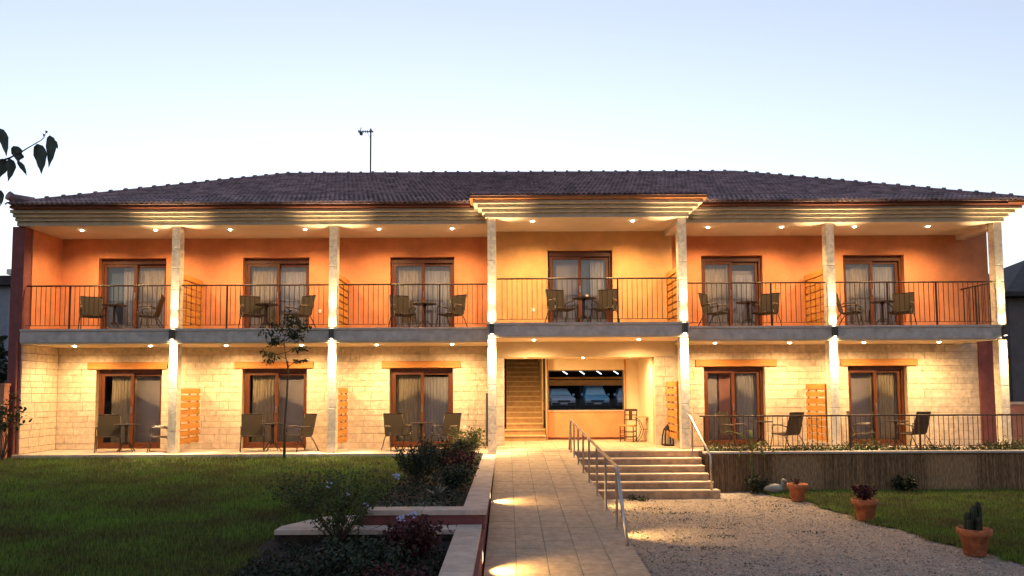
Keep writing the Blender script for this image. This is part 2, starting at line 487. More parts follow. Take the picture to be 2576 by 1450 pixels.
# ramp
rm = MB()
prof = [(-0.9, zr(-0.9)-0.03), (-17.0, zr(-17.0)-0.03), (-17.0, -1.6), (-0.9, -1.6)]
rm.extrude_x(prof, -0.275, 1.60)
ramp = tag(rm.build('ramp', M['grout']), kind='structure')
tiles(ramp, -0.275, 1.60, -14.6, -0.92, zr, 0.375, 0.36, False, 0.0625)
# ================================================================== THE HOTEL BUILDING
hotel = thing('hotel_building', 'two storey hotel with orange upper balconies, stone ground floor and brown tiled hip roof', 'building')

G_DOORS = [(-11.41, -9.59), (-7.35, -5.56), (-3.26, -1.50), (5.47, 7.16), (9.48, 11.11)]
U_DOORS = [(-11.43, -9.54), (-7.39, -5.53), (-3.26, -1.46), (5.46, 7.18), (9.44, 11.15)]
COLX = [-8.57, -4.49, 8.40, 12.76]          # side columns, front face on Y = 0
CCOLX = [-0.37, 4.41]                       # columns of the projecting middle bay, front face on Y = -0.65
WY = 1.6                                    # wall plane of the side bays
CY = 0.95                                   # wall plane of the middle bay

def wall_with_holes(mb, x0, x1, z0, z1, y0, y1, holes):
    """boxes around rectangular holes (hx0, hx1, hz0, hz1)"""
    holes = sorted(holes)
    cur = x0
    for hx0, hx1, hz0, hz1 in holes:
        if hx0 > cur: mb.box(cur, y0, z0, hx0, y1, z1)
        if hz0 > z0 + 1e-4: mb.box(hx0, y0, z0, hx1, y1, hz0)
        if hz1 < z1 - 1e-4: mb.box(hx0, y0, hz1, hx1, y1, z1)
        cur = hx1
    if cur < x1: mb.box(cur, y0, z0, x1, y1, z1)

def split_rows(x0, x1, blocked):
    segs = [(x0, x1)]
    for b0, b1 in blocked:
        ns = []
        for a, b in segs:
            if b1 <= a or b0 >= b: ns.append((a, b)); continue
            if b0 > a: ns.append((a, b0))
            if b1 < b: ns.append((b1, b))
        segs = ns
    return segs

STONES = []
def stones(parent, segs, z0, z1, put, lo=0.24, hi=0.72):
    for a, b in segs:
        x = a
        while b - x > 1e-3:
            L = rnd.uniform(lo, hi)
            if b - x - L < lo*0.6: L = b - x
            L = min(L, b - x)
            put(parent, x, x + L, z0, z1)
            x += L

def put_front(yf):
    def put(parent, a, b, z0, z1):
        dy = rnd.uniform(-0.004, 0.006)
        STONES.append(((b-a)*(z1-z0), parent, ((a+b)/2, yf + 0.02 + dy, (z0+z1)/2), 0.0, (b-a-0.010, 0.05, z1-z0-0.010)))
    return put

mw = MB(); mw2 = MB()
wall_with_holes(mw, -12.5, -0.36, 0.0, 2.97, WY + 0.012, WY + 0.3, [(a, b, 0.06, 2.26) for a, b in G_DOORS[:3]])
wall_with_holes(mw2, 4.52, 13.1, 0.0, 2.97, WY + 0.012, WY + 0.3, [(a, b, 0.06, 2.26) for a, b in G_DOORS[3:]])
gw = mw.build('stone_wall', M['mortar'], hotel); gw2 = mw2.build('stone_wall', M['mortar'], hotel)
LINT = [(-11.64, -9.43), (-7.56, -5.38), (-3.48, -1.29), (5.24, 7.49), (9.27, 11.41)]
rows = [0.055]
while rows[-1] < 2.2:
    rows.append(rows[-1] + rnd.choice([0.16, 0.20, 0.20, 0.25]))
rows = [0.055 + (r_-0.055)*(2.262-0.055)/(rows[-1]-0.055) for r_ in rows] + [2.452, 2.65, 2.86]
for z0, z1 in zip(rows, rows[1:]):
    if z1 < 2.3: bl = G_DOORS
    elif z1 < 2.5: bl = LINT
    else: bl = []
    stones(gw, split_rows(-12.48, -0.36, bl), z0, z1, put_front(WY)); stones(gw2, split_rows(4.52, 13.1, bl), z0, z1, put_front(WY))
# inner face of the left wing wall at ground level
def put_side(parent, a, b, z0, z1):
    STONES.append(((b-a)*(z1-z0)*0.2, parent, (-12.49, (a+b)/2, (z0+z1)/2), R(90), (b-a-0.010, 0.04, z1-z0-0.010)))
for z0, z1 in zip(rows, rows[1:]):
    stones(gw, [(0.03, 1.58)], z0, z1, put_side, 0.3, 0.7)

# upper walls
uw = MB(); uw2 = MB()
wall_with_holes(uw, -12.5, -0.36, 3.0, 6.0, WY, WY + 0.3, [(a, b, 3.27, 5.38) for a, b in U_DOORS[:3]])
wall_with_holes(uw2, 4.52, 13.5, 3.0, 6.0, WY, WY + 0.3, [(a, b, 3.27, 5.38) for a, b in U_DOORS[3:]])
uw.box(-12.5, 0.30, 3.25, -12.47, WY, 5.92)
uw.build('upper_wall', M['orange'], hotel); uw2.build('upper_wall', M['orange'], hotel)
cw = MB()
wall_with_holes(cw, -0.36, 4.50, 2.98, 6.0, CY, CY + 0.3, [(1.12, 2.88, 3.30, 5.43)])
cw.box(-0.36, CY + 0.3, 2.98, -0.28, WY + .02, 6.0); cw.box(4.42, CY + 0.3, 2.98, 4.50, WY + .02, 6.0)
cw.build('middle_wall', M['yellow'], hotel)
# wing wall at the left end, corner pier at the right end
ww = MB(); ww.box(-12.82, 0.0, -0.5, -12.52, 1.9, 5.928)
ww.box(-12.52, 0.0, 2.87, -12.50, 1.9, 6.0)
ww.build('wing_wall', M['maroon'], hotel)
pr = MB(); pr.box(13.1, WY - 0.05, -0.9, 13.52, WY + 0.3, 2.97)
pr.build('corner_pier', M['maroon'], hotel)
# outer shell (sides and back)
sh = MB()
sh.box(-12.84, 1.9, -0.9, -12.5, 10.6, 6.1); sh.box(13.1, 1.9, -0.9, 13.52, 10.6, 6.1)
wall_with_holes(sh, -12.5, 13.1, -0.9, 6.1, 10.3, 10.6, [(1.3, 5.4, 0.5, 2.75)])
sh.build('rear_wall', M['maroon'], hotel)

# ---------------- slabs, ceilings
sl = MB()
sl.box(-12.50, -0.05, 2.90, -0.48, WY, 3.185); sl.box(4.52, -0.05, 2.90, 12.70, WY, 3.185)
sl.box(-0.48, -0.70, 2.965, 4.52, CY, 3.235)
sl.build('balcony_slab', M['slab'], hotel, bevel=0.006)
sc2 = MB()
sc2.box(-12.50, -0.075, 3.187, -0.502, WY, 3.25); sc2.box(4.542, -0.075, 3.187, 12.72, WY, 3.25)
sc2.box(-0.50, -0.725, 3.237, 4.54, CY, 3.30)
sc2.build('slab_coping', M['slabtop'], hotel, bevel=0.006)
ce = MB()
ce.box(-12.50, -0.02, 2.86, -0.50, WY, 2.898); ce.box(4.54, -0.02, 2.86, 12.60, WY, 2.898)
ce.box(-0.46, -0.68, 2.93, 4.50, CY, 2.963)
ce.build('porch_ceiling', M['cream'], hotel)
cu = MB()
cu.box(-12.50, -0.08, 5.925, -0.44, WY, 6.0); cu.box(4.48, -0.08, 5.925, 12.70, WY, 6.0)
cu.box(-0.44, -0.72, 5.938, 4.48, CY, 6.0)
cu.build('balcony_ceiling', M['ceil'], hotel)
bm_ = MB()                                   # beams running back from the end columns
bm_.box(12.62, 0.22, 5.78, 12.84, WY + 0.1, 5.925); bm_.build('ceiling_beam', M['ceil'], hotel); bm_ = MB(); bm_.box(4.30, -0.43, 5.80, 4.47, CY, 5.937)
bm_.build('ceiling_beam', M['ceil'], hotel)

# ---------------- cornice
def cornice(name, x0, x1, yb, z0, left=True, right=True, hgt=0.36):
    st = [(0.07, 0.0, 0.30), (0.15, 0.30, 0.53), (0.25, 0.53, 0.76), (0.36, 0.76, 1.0)]
    c = MB()
    for out, a, b in st:
        c.box(x0 - (out if left else 0), yb - out, z0 + a*hgt, x1 + (out if right else 0), yb + 0.5, z0 + b*hgt - 0.012)
        c.box(x0 - (out - 0.02 if left else 0), yb - out + 0.02, z0 + b*hgt - 0.012, x1 + (out - 0.02 if right else 0), yb + 0.5, z0 + b*hgt)
    c.build('cornice', M['cornice'], hotel, bevel=0.004)
cornice('a', -12.66, -0.50, -0.02, 5.93, False, False)
cornice('b', 4.56, 12.80, -0.02, 5.93, False, True)
cornice('m', -0.46, 4.50, -0.66, 5.945, True, True, 0.38)
ev = MB()
ev.box(-12.58, -0.52, 6.292, -0.92, 0.4, 6.355); ev.box(4.96, -0.52, 6.292, 13.25, 0.4, 6.355)
ev.build('eave_board', M['eave'], hotel)
ev2 = MB(); ev2.box(-0.90, -1.12, 6.327, 4.94, 0.3, 6.39)
ev2.build('eave_board', M['eavewood'], hotel)
ev2 = MB(); ev2.box(12.7, -0.56, 6.30, 13.28, -0.521, 6.35); ev2.build('eave_board', M['eavewood'], hotel)

# ---------------- roof
EX0, EX1, EY, EZ = -12.50, 13.22, -0.58, 6.36
RX0, RX1, RY, RZ = -7.20, 7.55, 5.0, 8.72
BY = 10.6
rf = MB()
rf.add([(EX0,EY,EZ),(EX1,EY,EZ),(EX1,BY,EZ),(EX0,BY,EZ),(RX0,RY,RZ),(RX1,RY,RZ)],
       [(0,1,5,4),(1,2,5),(2,3,4,5),(3,0,4),(0,3,2,1)])
rf.add([(-0.88,-1.16,6.393),(4.92,-1.16,6.393),(4.92,0.2,6.64),(-0.88,0.2,6.64)],[(0,1,2,3)])
rf.box(-0.88, -1.15, 6.391, 4.92, 0.1, 6.41)
roof = rf.build('roof', M['tile2'], hotel)
TW, TL = 0.250, 0.30
def tile_mesh():
    t = MB()
    px = [(0,0),(.12,0.0),(.20,.022),(.30,.034),(.40,.022),(.48,0),(.60,0),(.68,.022),(.78,.034),(.88,.022),(.97,0)]
    n_ = len(px); lip = 0.034
    top = [(x*TW - TW/2, 0, z + lip + 0.012) for x, z in px]
    back = [(x*TW - TW/2, TL*1.06, z + 0.012) for x, z in px]
    low = [(x*TW - TW/2, 0, max(z - 0.004, 0) + 0.004) for x, z in px]
    t.add(top + back + low, [(i, i+1, n_+i+1, n_+i) for i in range(n_-1)] + [(2*n_+i, 2*n_+i+1, i+1, i) for i in range(n_-1)])
    return t
tm = tile_mesh()
ME_tile = tm.mesh('roof_tile', M['tile'])
slope_v = Vector((0, RY-EY, RZ-EZ)); slope_len = slope_v.length; sang = math.atan2(RZ-EZ, RY-EY)
cnt = 0; restV = []; restF = []
tv = np.array(tm.v); tf = [f_ for f_ in tm.f]
tf = np.array(tf)
Rm = np.array(Matrix.Rotation(sang, 3, 'X'))
def rest(loc, rot):
    restF.append(tf + len(restV)*len(tv)); restV.append(tv @ rot.T + np.array(loc))
nrow = int(slope_len/TL)
cand = []
for j in range(nrow + 1):
    s_ = j*TL - 0.05
    y = EY + s_*math.cos(sang); z = EZ + s_*math.sin(sang) + 0.004
    t = s_/slope_len
    xa = EX0 + (RX0-EX0)*t; xb = EX1 + (RX1-EX1)*t
    i0 = math.ceil((xa - 0.02)/TW)
    x = i0*TW + (TW*0.25 if j % 2 else 0)
    while x < xb + 0.02:
        if not (-1.0 < x < 5.0 and y < 0.1):
            cand.append((x, y, z))
        x += TW
for x, y, z in cand:
    jz = rnd.uniform(-0.004, 0.005)
    if cnt < 295:
        link('roof_tile', ME_tile, roof, (x, y, z + jz), (sang, 0, 0)); cnt += 1
    else:
        rest((x, y, z + jz), Rm)
# side slopes
for side in (0, 1):
    ex, rx = (EX0, RX0) if side == 0 else (EX1, RX1)
    run = abs(rx-ex); L = math.hypot(run, RZ-EZ); a2 = math.atan2(RZ-EZ, run)
    rot = np.array((Matrix.Rotation(R(-90 if side == 0 else 90), 3, 'Z') @ Matrix.Rotation(a2, 3, 'X')))
    for j in range(int(L/TL)+1):
        s_ = j*TL - 0.05; t = s_/L
        x = ex + (rx-ex)*t; z = EZ + (RZ-EZ)*t + .004
        ya = EY + (RY-EY)*t; yb_ = BY + (RY-BY)*t
        y = ya + 0.24
        while y < yb_ - 0.24:
            rest((x, y, z), rot); y += TW
# small lean-to strip over the middle bay
rot = np.array(Matrix.Rotation(0.18, 3, 'X'))
x = -0.80
while x < 4.9:
    for j in range(3):
        rest((x, -1.19 + j*TL*0.98, 6.40 + j*TL*0.18), rot)
    x += TW
o = raw('roof_tiling', np.concatenate(restV), np.concatenate(restF), M['tile2'], roof)
tag(o, kind='stuff')
# ridge and hip tiles
def ridge_mesh(L=0.42, r=0.085):
    t = MB(); n_ = 7
    vs = []
    for yy, rr in ((0, r*1.42), (0.07, r*1.42), (0.075, r), (L, r*0.92)):
        for k in range(n_):
            a = math.pi*k/(n_-1)
            vs.append((rr*math.cos(a), yy, rr*math.sin(a)*0.9))
    fs = [(i*n_+k, i*n_+k+1, (i+1)*n_+k+1, (i+1)*n_+k) for i in range(3) for k in range(n_-1)]
    fs.append(tuple(range(n_)))
    return t.add(vs, fs)
ME_ridge = ridge_mesh().mesh('ridge_tile', M['tile'])
def ridge_run(a, b):
    a = Vector(a); b = Vector(b); d = b - a; n_ = max(1, round(d.length/0.40)); q = d.to_track_quat('Y', 'Z').to_euler()
    for i in range(n_):
        p = a + d*(i/n_)
        link('ridge_tile', ME_ridge, roof, p + Vector((0, 0, 0.02 + rnd.uniform(-.004, .004))), q)
ridge_run((RX0, RY, RZ), (RX1, RY, RZ))
ridge_run((EX0, EY, EZ), (RX0, RY, RZ)); ridge_run((EX1, EY, EZ), (RX1, RY, RZ))
fin = MB(); fin.tube([(EX0+0.35, EY+0.36, EZ+0.18), (EX0+0.05, EY+.02, EZ+0.17), (EX0-0.02, EY-0.1, EZ+0.22)], [0.10, 0.11, 0.12], 8)
fin.build('hip_end_tile', M['tile'], roof)

# ---------------- columns
def column(x, yf, z0, z1):
    c = MB(); c.box(x-0.092, yf+0.012, z0, x+0.092, yf+0.25, z1)
    core = c.build('column', M['colstone'], hotel)
    n_ = max(1, round((z1-z0)/0.55)); zz = [z0]
    for k in range(1, n_): zz.append(z0 + (z1-z0)*k/n_ + rnd.uniform(-0.06, 0.06))
    zz.append(z1)
    for a, b in zip(zz, zz[1:]):
        link('stone_block', ME_col, core, (x, yf + 0.13, (a+b)/2), (0, 0, 0), (0.212, 0.256, b-a-0.006))
for x in COLX:
    column(x, 0.0, 0.05 if x < 0 else 0.05, 2.86); column(x, 0.0, 3.25, 5.93)
for x in CCOLX:
    column(x, -0.65, 0.03 if x < 0 else 0.14, 2.93); column(x, -0.65, 3.30, 5.94)
# drainpipe on the wing wall
dp = MB(); dp.tube([(-12.57, -0.06, -0.05), (-12.57, -0.06, 2.95)], 0.04, 8)
for z in (0.5, 1.6, 2.7): dp.box(-12.615, -0.03, z, -12.525, 0.0, z+0.03)
dp.build('drainpipe', M['maroon'], hotel, smooth=False)
dp = MB(); dp.tube([(-0.56, 1.50, 0.1), (-0.56, 1.50, 1.55)], 0.03, 8)
dp.build('conduit', M['dark'], hotel)

# ---------------- sliding doors
def wavy(mb, x0, x1, y, z0, z1, amp=0.02, wl=0.09, seed=0):
    n_ = max(6, int((x1-x0)/0.014)); ph = seed*1.7
    vs = []
    for k in range(n_+1):
        x = x0 + (x1-x0)*k/n_
        yy = y + amp*math.sin(2*math.pi*x/wl + ph + 1.1*math.sin(x*9+seed)) + amp*0.4*math.sin(2*math.pi*x/(wl*0.41))
        vs += [(x, yy, z0), (x, yy, z1)]
    mb.add(vs, [(2*k, 2*k+2, 2*k+3, 2*k+1) for k in range(n_)])

def sliding_door(x0, x1, z0, z1, yw, fills, upper, seed):
    """fills: for each sash a list of (fraction0, fraction1, material key, kind, top)"""
    yf = yw + 0.155; fw = 0.065
    fr = MB()
    fr.box(x0, yf, z0, x0+fw, yf+0.14, z1); fr.box(x1-fw, yf, z0, x1, yf+0.14, z1)
    hd = 0.15 if upper else 0.10
    fr.box(x0+fw, yf, z1-hd, x1-fw, yf+0.14, z1); fr.box(x0+fw, yf, z0, x1-fw, yf+0.14, z0+0.05)
    d = fr.build('sliding_door', M['door'], hotel, bevel=0.004)
    xm = (x0+x1)/2
    a0, a1 = x0+fw, x1-fw
    for k, (sa, sb, ys) in enumerate(((a0, xm+0.05, yf+0.015), (xm-0.045, a1, yf+0.075))):
        sw = 0.085
        sh_ = MB()
        zb, zt = z0+0.052, z1-hd-0.002
        sh_.box(sa, ys, zb, sa+sw, ys+0.05, zt); sh_.box(sb-sw, ys, zb, sb, ys+0.05, zt)
        sh_.box(sa+sw, ys, zb, sb-sw, ys+0.05, zb+0.11); sh_.box(sa+sw, ys, zt-0.08, sb-sw, ys+0.05, zt)
        sh_.build('sash', M['door'], d, bevel=0.004)
        p = MB(); p.box(sa+sw-0.005, ys+0.022, zb+0.105, sb-sw+0.005, ys+0.028, zt-0.075)
        p.build('pane', M['glass'], d)
        h_ = MB(); hx = sb-sw/2 if k == 0 else sa+sw/2
        h_.box(hx-0.012, ys-0.03, z0+0.98, hx+0.012, ys, z0+1.16)
        h_.build('handle', M['steel'], d)
        for f0, f1, key, kd, top in fills[k]:
            c = MB(); ca, cb = sa + (sb-sa)*f0, sa + (sb-sa)*f1
            if kd == 'c': wavy(c, ca, cb, yf+0.21, z0+0.03, z1-hd-top, 0.018, 0.085, seed+k)
            else: c.box(ca, yf+0.27+0.02*k, z0+0.03, cb, yf+0.275+0.02*k, z1-hd-top)
            c.build('curtain' if kd == 'c' else 'pane_backing', M[key], d, smooth=(kd == 'c'))  # flat sheets behind the glass give the panes their tone
    rb = MB()                                  # dark room behind
    ry0, ry1 = yf+0.145, yf+2.6
    rb.box(x0-0.4, ry1, z0-0.02, x1+0.4, ry1+0.05, z1+0.2)
    rb.box(x0-0.45, yw+0.31, z0-0.02, x0-0.4, ry1, z1+0.2); rb.box(x1+0.4, yw+0.31, z0-0.02, x1+0.45, ry1, z1+0.2)
    rb.box(x0-0.4, yw+0.31, z0-0.05, x1+0.4, ry1, z0-0.02); rb.box(x0-0.4, yw+0.31, z1+0.2, x1+0.4, ry1, z1+0.22)
    rb.build('room_interior', M['room'], d)
    return d

C = 'c'; B = 'b'
U_F = [
    [[(0.0, 0.62, 'refl_d', B, 0), (0.5, 1.0, 'curt_w', C, 0)], [(0.0, 1.0, 'curt_b', C, 0)]],
    [[(0.0, 1.0, 'curt_b', C, 0)], [(0.0, 1.0, 'curt_w', C, 0.22), (0, 1, 'curt_b', B, 0)]],
    [[(0.0, 1.0, 'curt_b', C, 0)], [(0.0, 1.0, 'curt_w', C, 0.20), (0, 1, 'curt_b', B, 0)]],
    [[(0.0, 1.0, 'curt_b', C, 0)], [(0.0, 1.0, 'refl_g', B, 0.22), (0.1, 0.9, 'curt_w', C, 0.35)]],
    [[(0.0, 0.4, 'refl_g', B, 0), (0.35, 1.0, 'curt_b', C, 0)], [(0.0, 1.0, 'curt_w', C, 0.14), (0, 1, 'refl_d', B, 0)]]]
G_F = [
    [[(0.22, 1.0, 'curt_b', C, 0)], [(0.0, 1.0, 'refl_g', B, 0)]],
    [[(0.12, 1.0, 'curt_b', C, 0)], [(0.0, 1.0, 'refl_g', B, 0)]],
    [[(0.0, 1.0, 'curt_b', C, 0)], [(0.0, 1.0, 'curt_w', C, 0.14)]],
    [[(0.0, 0.55, 'refl_g', B, 0), (0.5, 1.0, 'curt_p', B, 0)], [(0.0, 0.3, 'curt_p', B, 0), (0.25, 1.0, 'curt_w', C, 0)]],
    [[(0.0, 1.0, 'refl_g', B, 0)], [(0.0, 1.0, 'curt_b', C, 0)]]]
for i, (a, b) in enumerate(U_DOORS):
    sliding_door(a, b, 3.27, 5.38, WY, U_F[i], True, i)
sliding_door(1.12, 2.88, 3.305, 5.43, CY, [[(0, 1, 'refl_g', B, 0)], [(0, 0.5, 'refl_d', B, 0), (0.42, 1.0, 'curt_w', C, 0.06)]], True, 9)
for i, (a, b) in enumerate(G_DOORS):
    sliding_door(a, b, 0.06, 2.26, WY, G_F[i], False, 11 + i)
    l_ = MB(); l_.cbox(LINT[i][0], WY - 0.055, 2.264, LINT[i][1], WY + 0.2, 2.45, 0.006)
    l_.build('lintel_beam', M['lintel'], hotel)

# ---------------- balcony railings
ME_bal = MB().box(-0.006, -0.006, -0.5, 0.006, 0.006, 0.5).mesh('baluster', M['iron'])
def railing(parent, a, b, z0, z1, posts, zbot=0.10, name='balcony_railing', spacing=0.125, mrail='iron'):
    a = Vector(a); b = Vector(b); d = b - a; L = d.length; u = d/L
    pa, pb = a + Vector((0, 0, z1)), b + Vector((0, 0, z1))
    t = MB(); t.tube([pa, pb], 0.021, 8)
    r_ = t.build(name, M[mrail], parent, smooth=True)
    t = MB(); t.tube([a + Vector((0,0,z0+zbot)), b + Vector((0,0,z0+zbot))], 0.010, 4); t.build('bottom_rail', M['iron'], r_)
    for p in posts:
        t = MB(); q = a + d*p
        t.box(q.x-0.018, q.y-0.018, z0-0.01, q.x+0.018, q.y+0.018, z1-0.015); t.build('rail_post', M['iron'], r_)
    n_ = int(L/spacing)
    for k in range(1, n_):
        q = a + d*(k/n_)
        if any(abs(k/n_ - p)*L < 0.04 for p in posts): continue
        h_ = z1 - z0 - zbot
        link('baluster', ME_bal, r_, (q.x, q.y, z0 + zbot + h_/2), (0, 0, 0), (1, 1, h_))
    return r_
railing(hotel, (-12.46, 0.10, 0), (-8.70, 0.10, 0), 3.25, 4.385, (0.30,))
railing(hotel, (-8.44, 0.10, 0), (-4.62, 0.10, 0), 3.25, 4.385, (0.31,))
railing(hotel, (-4.36, 0.10, 0), (-0.50, 0.10, 0), 3.25, 4.385, (0.36, 0.68))
railing(hotel, (-0.24, -0.55, 0), (4.28, -0.55, 0), 3.30, 4.42, (0.67,))
railing(hotel, (4.56, 0.10, 0), (8.27, 0.10, 0), 3.25, 4.385, (0.62,))
railing(hotel, (8.53, 0.10, 0), (12.62, 0.10, 0), 3.25, 4.385, (0.33, 0.64))
railing(hotel, (12.70, 0.30, 0), (12.70, 1.58, 0), 3.25, 4.385, (0.5,))

# sockets on the walls
for x, y, z in ((-5.22, WY, 3.86), (-1.22, WY, 3.86), (0.72, CY, 3.80), (-9.2, WY, 3.9), (-1.18, WY, 0.62)):
    s_ = MB(); s_.cbox(x-0.045, y-0.014, z-0.045, x+0.045, y, z+0.045, 0.004)
    s_.build('wall_socket', M['white'], hotel)

# ---------------- middle bay at ground level: piers, lobby, stairs, window
lb = MB()
lb.box(-0.36, CY, 2.515, 4.52, CY+0.3, 2.945)                       # beam
lb.box(3.55, 3.5, 0.15, 3.97, 3.6, 2.56)                           # back wall of the recess
lb.box(3.97, CY+0.3, 0.10, 4.12, 3.6, 2.56)                        # side wall
wall_with_holes(lb, 1.17, 3.55, 1.0, 2.56, 3.5, 3.65, [(1.24, 3.54, 1.0, 2.235)])
lb.build('lobby_wall', M['cream'], hotel)
lc = MB(); lc.box(1.17, CY+0.3, 2.552, 4.1, 3.7, 2.60); lc.box(-0.30, CY+0.3, 2.552, 1.17, 2.85, 2.60)
lc.build('lobby_ceiling', M['cream'], hotel)
da = MB(); da.box(1.24, 3.50, 0.21, 3.55, 3.65, 0.985)
da.build('window_dado', M['orange'], hotel)
sk = MB(); sk.box(1.24, 3.485, 0.15, 3.55, 3.6, 0.21); sk.build('skirting', M['door'], hotel)
si = MB(); si.box(1.22, 3.46, 0.985, 3.56, 3.66, 1.012); si.build('window_sill', M['nosing'], hotel)
wf = MB()
wf.box(1.24, 3.53, 1.012, 1.275, 3.6, 2.235); wf.box(3.505, 3.53, 1.012, 3.54, 3.6, 2.235)
wf.box(1.275, 3.53, 2.205, 3.505, 3.6, 2.235); wf.box(1.275, 3.53, 1.012, 3.505, 3.6, 1.04)
wfo = wf.build('lobby_window', M['dark'], hotel)
pn = MB(); pn.box(1.27, 3.56, 1.035, 3.51, 3.568, 2.21); pn.build('pane', M['glass_clear'], wfo)
ps = MB(); ps.box(1.165, 3.46, 0.15, 1.235, 3.66, 2.552); ps.box(3.552, 3.47, 0.15, 3.60, 3.50, 2.552)
ps.build('door_post', M['lintel'], hotel)
# hall added behind the window, so the stand-in for its reflection shows
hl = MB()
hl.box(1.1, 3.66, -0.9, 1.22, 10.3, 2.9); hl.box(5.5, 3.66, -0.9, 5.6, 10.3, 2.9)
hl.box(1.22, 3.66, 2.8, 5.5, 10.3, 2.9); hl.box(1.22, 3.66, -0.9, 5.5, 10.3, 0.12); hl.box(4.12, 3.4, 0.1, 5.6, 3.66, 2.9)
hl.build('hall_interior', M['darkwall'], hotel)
# piers with stone facing
ME_pst = ME_stone
pz = [0.15 + 2.35*k/9 for k in range(10)]
pm = MB(); pm.box(-0.36, CY + 0.012, 0.1, -0.085, WY, 2.512); pier = pm.build('stone_pier', M['mortar'], hotel)
pm = MB(); pm.box(3.98, CY + 0.012, 0.1, 4.505, WY, 2.512); pier2 = pm.build('stone_pier', M['mortar'], hotel)
for z0, z1 in zip(pz, pz[1:]):
    put_front(CY)(pier, -0.36, -0.08, z0, z1)
    s_ = rnd.uniform(0.2, 0.36)
    put_front(CY)(pier2, 3.97, 3.97 + s_, z0, z1); put_front(CY)(pier2, 3.97 + s_, 4.51, z0, z1)
# the 296 largest facing stones are parts, the rest is joined wall by wall
STONES.sort(key=lambda q: -q[0])
restst = {}
uv_ = np.array(unit.v)
for i, (ar, par, loc_, rz, scl) in enumerate(STONES):
    if i < 296:
        link('stone', ME_stone, par, loc_, (0, 0, rz), scl)
    else:
        q = uv_ * np.array(scl); c_, s_ = math.cos(rz), math.sin(rz)
        q = np.stack([q[:, 0]*c_ - q[:, 1]*s_, q[:, 0]*s_ + q[:, 1]*c_, q[:, 2]], 1) + np.array(loc_)
        mb_ = restst.setdefault(par.name, (par, MB()))[1]
        mb_.add(q.tolist(), unit.f)
for par, mb_ in restst.values():
    tag(mb_.build('small_stones', M['stone'], par), kind='stuff')
# staircase
tm2 = MB().extrude_x([(-.5,-.5),(-.5,.28),(.5,.28),(.5,-.5)], -.5, .5); tm2.mi = 1
tm2.extrude_x([(-.53,.285),(-.53,.5),(.5,.5),(.5,.285)], -.5, .5)
ME_tread = tm2.mesh('stair_step', [M['stairriser'], M['stairtile']])
sw_ = MB()
sw_.box(-0.2, 1.61, 0.1, -0.085, 8.4, 5.6); sw_.box(1.162, 2.9, 0.1, 1.168, 3.45, 2.55)
sw_.box(1.09, 3.67, 0.1, 1.10, 8.4, 5.6); sw_.box(-0.2, 8.4, 0.1, 1.2, 8.5, 5.6)
stw = sw_.build('stairwell', M['cream'], hotel)
for k in range(18):
    z = 0.15 + 0.163*k
    link('stair_step', ME_tread, stw, (0.53, 2.9 + 0.28*k + 0.6, z + 0.0815 - 0.001), (0, 0, 0), (1.22 if k < 2 else 1.12, 1.2, 0.161))
hr = MB(); hr.tube([(1.10, 2.9, 1.05), (1.10, 3.4, 1.34)], 0.02, 6); hr.build('stair_handrail', M['door'], hotel)

# ================================================================== LIGHTS
BAYU = {0: 'over leftmost upper balcony', 1: 'over second upper balcony from left', 2: 'over upper balcony just left of projecting bay',
        3: 'over projecting middle balcony', 4: 'over upper balcony just right of projecting bay', 5: 'over rightmost upper balcony'}
BAYG = {0: 'over leftmost ground floor terrace', 1: 'over second ground floor terrace from left', 2: 'over ground floor terrace just left of entrance',
        3: 'over entrance porch', 4: 'over ground floor terrace right of entrance steps', 5: 'over rightmost ground floor terrace'}
dl_ring = MB().lathe([(0.03, -0.004), (0.058, -0.004), (0.062, 0.0), (0.062, 0.012), (0.03, 0.012)], 16, cap=False).mesh('trim_ring', M['white'])
dl_lens = MB().lathe([(0.012, -0.030), (0.030, -0.024), (0.042, -0.008), (0.042, 0.004)], 14).mesh('lens', M['lens'])
def downlight(x, y, z, label, power=26, angle=132, aim=(0, 0.12, -1)):
    t = thing('ceiling_downlight', label, 'ceiling light', (x, y, z), 0, 'lit downlights in the balcony ceilings')
    link('trim_ring', dl_ring, t); link('lens', dl_lens, t)
    lamp('bulb', 'SPOT', (0, 0, -0.05), power, WARM, t, aim, angle, 1.0, 0.03)
UL = [[-11.26, -9.31], [-7.33, -5.34], [-3.38, -1.44], [0.67, 3.23], [5.35, 7.30], [9.24, 11.19]]
GL = [[-11.46, -9.45], [-7.44, -5.44], [-3.45, -1.45], [0.70, 3.40], [5.52, 7.50], [9.47, 11.46]]
for b in range(6):
    for k in range(2):
        s_ = ('left', 'right')[k]
        downlight(UL[b][k], -0.45 + 0.12 if b == 3 else 0.42, 5.937 if b == 3 else 5.924, f'{s_} glowing downlight of pair {BAYU[b]}', 620 if b == 3 else 450, 144)
        downlight(GL[b][k], 0.05 if b == 3 else 0.60, 2.929 if b == 3 else 2.859, f'{s_} glowing downlight of pair {BAYG[b]}', 450, 160, (0, 0.1, -1))
downlight(2.14, 1.85, 2.551, 'middle glowing downlight in lobby ceiling before the dark window', 300, 168, (0, 0.15, -1))
downlight(0.50, 1.42, 2.551, 'lobby downlight behind entrance beam before the stairs', 430, 168, (0, 0.5, -1))
downlight(3.40, 1.42, 2.551, 'lobby downlight behind entrance beam over the wooden chair', 300, 168, (0.1, 0.1, -1))

